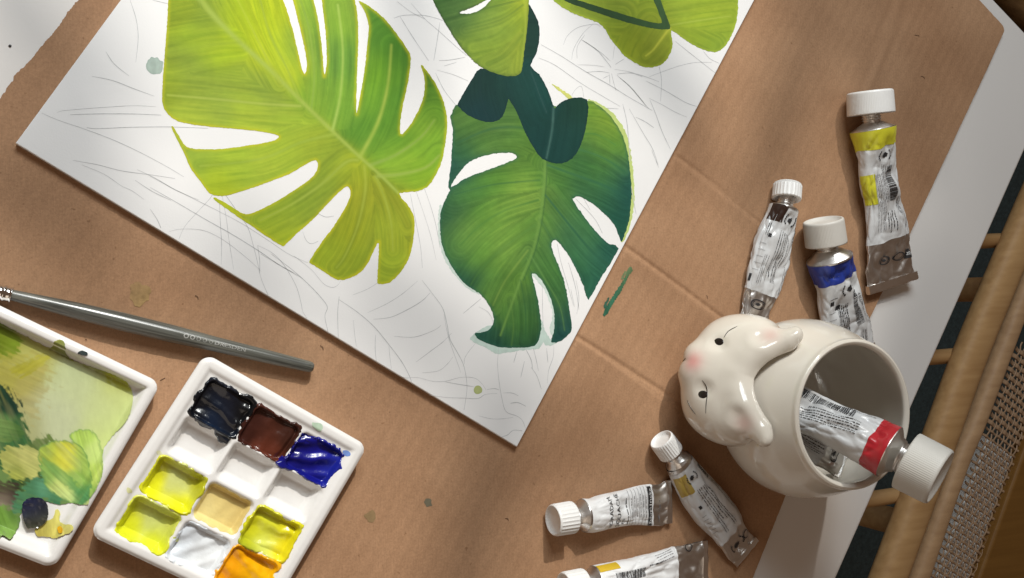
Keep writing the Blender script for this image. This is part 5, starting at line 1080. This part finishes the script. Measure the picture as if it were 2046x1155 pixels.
tube('dark paint tube half hidden behind the rim inside the rabbit mug', h, t, .008, .020, .0078, .009, 26, [(0, .008), (.5, .009), (1, .010)], [(0, .008), (.5, .007), (1, .001)],
     (0, .7), None, None, None, None, [], neck=.003, shoulder=.004, seed=49, labmat=simple('navy_label', (0.02, 0.022, 0.035), 0.4), capmat=simple('black_cap', (0.015, 0.015, 0.017), 0.4))

# ================================================================== CANE CHAIR
def wood_material(name, c0, c1, ang, rough=0.58):
    m, nt, b = nodes(name)
    v = coords(nt, (9, 160, 160), (0, 0, -ang)); nz = N(nt, 'ShaderNodeTexNoise', Scale=1.0, Detail=5.0); nt.links.new(v, nz.inputs['Vector'])
    r = N(nt, 'ShaderNodeValToRGB'); r.color_ramp.elements[0].position = 0.3; r.color_ramp.elements[1].position = 0.7
    r.color_ramp.elements[0].color = (*c0, 1); r.color_ramp.elements[1].color = (*c1, 1)
    nt.links.new(nz.outputs['Fac'], r.inputs[0]); nt.links.new(r.outputs[0], b.inputs['Base Color'])
    b.inputs['Roughness'].default_value = rough; b.inputs['Specular IOR Level'].default_value = 0.3
    bp = N(nt, 'ShaderNodeBump', Strength=1.0, Distance=0.0002); nt.links.new(nz.outputs['Fac'], bp.inputs['Height']); nt.links.new(bp.outputs['Normal'], b.inputs['Normal'])
    return m
ZR = -0.045
r1a, r1b = P(2046, 452, ZR), P(1772, 1155, ZR); rd = (r1b-r1a); rd /= np.linalg.norm(rd); RA = math.atan2(rd[1], rd[0]); rn = np.array([-rd[1], rd[0], 0.0])   # rn points to the far side
if rn[0] < 0: rn = -rn
M_WOOD = wood_material('golden_beech', (0.36, 0.205, 0.085), (0.46, 0.28, 0.125), RA)
M_WOOD2 = wood_material('pale_rattan_pole', (0.33, 0.20, 0.105), (0.43, 0.275, 0.15), RA)
M_PANEL = wood_material('amber_wood_panel', (0.15, 0.068, 0.012), (0.19, 0.09, 0.018), RA)
M_CANE = simple('cane_strand', (0.31, 0.20, 0.12), 0.5, vary=0.22, vscale=160, bump=0.0002, bscale=500)
ch = thing('cane_chair', 'wooden chair with two golden rails and woven cane beside the white table', 'chair', tuple((r1a+r1b)/2*np.array([1, 1, 0])+np.array([0.08, 0, -0.74])))
def rail(name, pts, hw, hh, mat):
    C_ = catmull(np.array(pts), 10, False); n = len(C_); d = np.gradient(C_, axis=0); d /= np.linalg.norm(d, axis=1)[:, None]
    s = np.cross(d, [0, 0, 1.0]); s /= np.linalg.norm(s, axis=1)[:, None]; u = np.cross(s, d)
    th = np.linspace(0, 2*np.pi, 28, endpoint=False); c, q = np.cos(th), np.sin(th); e = 0.8
    y = hw*np.sign(c)*np.abs(c)**e; z = hh*np.sign(q)*np.abs(q)**e
    V = (C_[:, None, :]+s[:, None]*y[None, :, None]+u[:, None]*z[None, :, None]).reshape(-1, 3)
    o = mk(name, V, [gridfaces(n, 28, True), np.arange(28)[None, ::-1], (n-1)*28+np.arange(28)[None]], mat); keep_world(o, ch); return o
w1 = 35*mpp(1880, 800, ZR)
rail('rail', [P(2180, 150, ZR), P(2075, 381, ZR), P(2012, 530, ZR), P(1938, 709, ZR), P(1871, 893, ZR), P(1774, 1155, ZR), P(1735, 1260, ZR)], w1, 0.011, M_WOOD)
w2 = 20*mpp(1900, 900, ZR)
rail('rail', [P(2150, 330, ZR-.001), P(2085, 480, ZR-.001), P(2028, 626, ZR-.001), P(1947, 841, ZR-.001), P(1910, 930, ZR-.001), P(1832, 1155, ZR-.001), P(1795, 1260, ZR-.001)], w2, 0.0085, M_WOOD2)
for (px_, py_) in [(1966, 482), (1890, 712), (1788, 990)]:
    c = P(px_, py_, ZR-.012); V, Fq, Ft = tubepath([c+np.array([.03, 0.002, 0.002]), c, c+np.array([-.10, -.004, -.004])], 0.0062, 14); o = mk('rung', V, [Fq, Ft], M_WOOD); keep_world(o, ch)
# woven cane between the rail and the panel
ca0 = P(2046, 640, ZR-.004); org = P(1895, 1155, ZR-.004)
def cane(name, a, b, w, phase, period, amp, mat=M_CANE):
    n = max(8, int(np.linalg.norm(b-a)/period*6)); t = np.linspace(0, 1, n); d = (b-a)/np.linalg.norm(b-a); s = np.cross(d, [0, 0, 1])
    z = amp*np.sin(t*np.linalg.norm(b-a)/period*2*np.pi+phase); C_ = a[None]+(b-a)[None]*t[:, None]; C_[:, 2] += z
    V = np.stack([C_-s*w/2, C_-s*w*.3+[0, 0, .0005], C_+s*w*.3+[0, 0, .0005], C_+s*w/2, C_+[0, 0, -.0006]], 1).reshape(-1, 3)
    o = mk(name, V, gridfaces(n, 5, True), mat); keep_world(o, ch); return o
org = P(1862, 1155, ZR-.004)+rd*0.02
pitch_l, pitch_w = 0.0062, 0.0045
Lc = 0.235; Wc = 0.052
for i in range(11):
    a = org+rn*(0.0016+i*pitch_w); cane('cane_strand', a, a-rd*Lc, 0.0017, math.pi*(i % 2), pitch_l*2, .0007)
for j in range(int(Lc/pitch_l)):
    w_ = 0.0023 if j < 25 else 0.0042
    a = org-rd*(j+0.5)*pitch_l; cane('cane_strand', a-rn*.004, a+rn*Wc, w_, math.pi*(j % 2)+math.pi/2, pitch_w*2, .0007)
# seat cushion, white, seen through the holes; amber panel covers the rest
pa, pb2 = P(2046, 905, ZR+.002), P(1957, 1155, ZR+.002); pd = (pb2-pa); pd /= np.linalg.norm(pd); pn = np.array([-pd[1], pd[0], 0]); pn = pn if pn[0] > 0 else -pn
def slab(name, A, ds, dn, ls, ln_, z0, z1, r, mat, parent):
    pl = np.array([A, A+ds*ls, A+ds*ls+dn*ln_, A+dn*ln_])[:, :2]
    area = np.sum(pl[:, 0]*np.roll(pl[:, 1], -1)-np.roll(pl[:, 0], -1)*pl[:, 1])
    if area < 0: pl = pl[::-1]
    V, Q, cap = rounded_slab(pl, z0, z1, r, 4)
    o = mk(name, V, [Q[:, ::-1], cap[None, :], np.arange(4)[None, ::-1]], mat, None, smooth=False); keep_world(o, parent); return o
slab('wood_panel', pa-pd*0.05, pd, pn, 0.22, 0.12, ZR-.010, ZR+.002, .003, M_PANEL, ch)
cu = P(1862, 1155, ZR-.008)
slab('seat_cushion', cu+rd*0.03+rn*.004-rd*0.158, rd, rn, 0.20, 0.11, ZR-.06, ZR-.0075, .003, simple('white_cushion', (0.82, 0.82, 0.80), 0.8, vary=0.03, bump=0.0005, bscale=300), ch)
for (sx, sy) in [(0, .02), (.5, .02)]:
    c = r1a+rn*0.10+rd*(0.0+sx*0.5)+np.array([0, 0, -.016]); V, Fq, Ft = tubepath([c, c+np.array([0, 0, -.35]), np.array([c[0], c[1], -.74])], [.012, .013, .012], 14); o = mk('leg', V, [Fq, Ft], M_WOOD); keep_world(o, ch)
# second chair beyond the table's corner
M_DARKW = wood_material('dark_walnut', (0.10, 0.052, 0.018), (0.19, 0.105, 0.04), 0.8)
c0 = P(2010, -20, -.05); c1 = P(2075, 48, -.05); ch2 = thing('wooden_chair', 'dark brown wooden chair rail beyond the corner of the white table', 'chair', (c0[0], c0[1], -.74))
dd = c1-c0; dd /= np.linalg.norm(dd)
V, Fq, Ft = tubepath([c0-dd*.12, c0, c1, c1+dd*.12], [.014, .0145, .0145, .014], 20); o = mk('rail', V, [Fq, Ft], M_DARKW); keep_world(o, ch2)
V, Fq, Ft = tubepath([c0-dd*.05, (c0-dd*.05)*np.array([1, 1, 0])+np.array([0, 0, -.74])], [.013, .013], 14); o = mk('leg', V, [Fq, Ft], M_DARKW); keep_world(o, ch2)

# ================================================================== ADDED SUN BLOCKERS (unseen leaf shapes, placed to dapple the sun lamp)
M_BLOCKER = simple('blocker_leaf', (0.06, 0.12, 0.03), 0.45, vary=0.3, vscale=30)
base_ = AIM+SUN_VEC*1.3
sun_blocker = thing('added_dapple_leaves', 'added leaf shapes outside the frame that block the sun lamp in patches', 'sun_blocker', tuple(base_+np.array([0.35, 0.1, 0.2])))
shades = [(100, 110, 230, 80, 0.9), (90, 440, 210, 75, 0.45), (800, 60, 200, 45, 1.25), (500, 590, 130, 42, 0.75), (840, 690, 190, 32, 0.5), (950, 1040, 250, 70, 1.9), (1740, 90, 300, 90, 0.6), (1270, 130, 230, 55, 0.6), (1560, 240, 260, 55, 2.0), (1850, 900, 350, 130, 1.9), (1862, 945, 120, 75, 1.9, 0.10)]
stem_pts = [base_+np.array([0.35, 0.1, 0.2])]
for (sx, sy, ln_px, wd_px, ang, *zz_) in shades:
    g = P(sx, sy, zz_[0] if zz_ else 0); k_ = mpp(sx, sy, 0)*(1.7/3.0)*1.15; c = g+(AIM+SUN_VEC*3.0-g)*(1.3/3.0)
    d1 = np.array([math.cos(ang), -math.sin(ang), 0.15]); d1 /= np.linalg.norm(d1); d2 = np.cross(SUN_VEC, d1); d2 /= np.linalg.norm(d2)
    t = np.linspace(-1, 1, 15); w = (1-t**2)**0.7*(1-0.25*t); L2 = ln_px*k_; W2 = wd_px*k_
    V = np.concatenate([c+d1*t[:, None]*L2+d2*(w*W2)[:, None]*sgn+SUN_VEC*((0.006*abs(sgn)-0.02*t**2))[:, None] for sgn in (-1, -.5, 0, .5, 1)])
    o = mk('leaf', V, gridfaces(5, 15), M_BLOCKER); keep_world(o, sun_blocker); stem_pts.append(c-d1*L2)  # added blocker, set where a patch of shade is wanted
sp_ = stem_pts[0]
for q in stem_pts[1:]:
    V, Fq, Ft = tubepath([sp_, (sp_+q)/2+np.array([0, 0, 0.04]), q], [0.003, 0.002, 0.001], 6); o = mk('stem', V, [Fq, Ft], M_BLOCKER); keep_world(o, sun_blocker)  # thin bars joining the added blockers
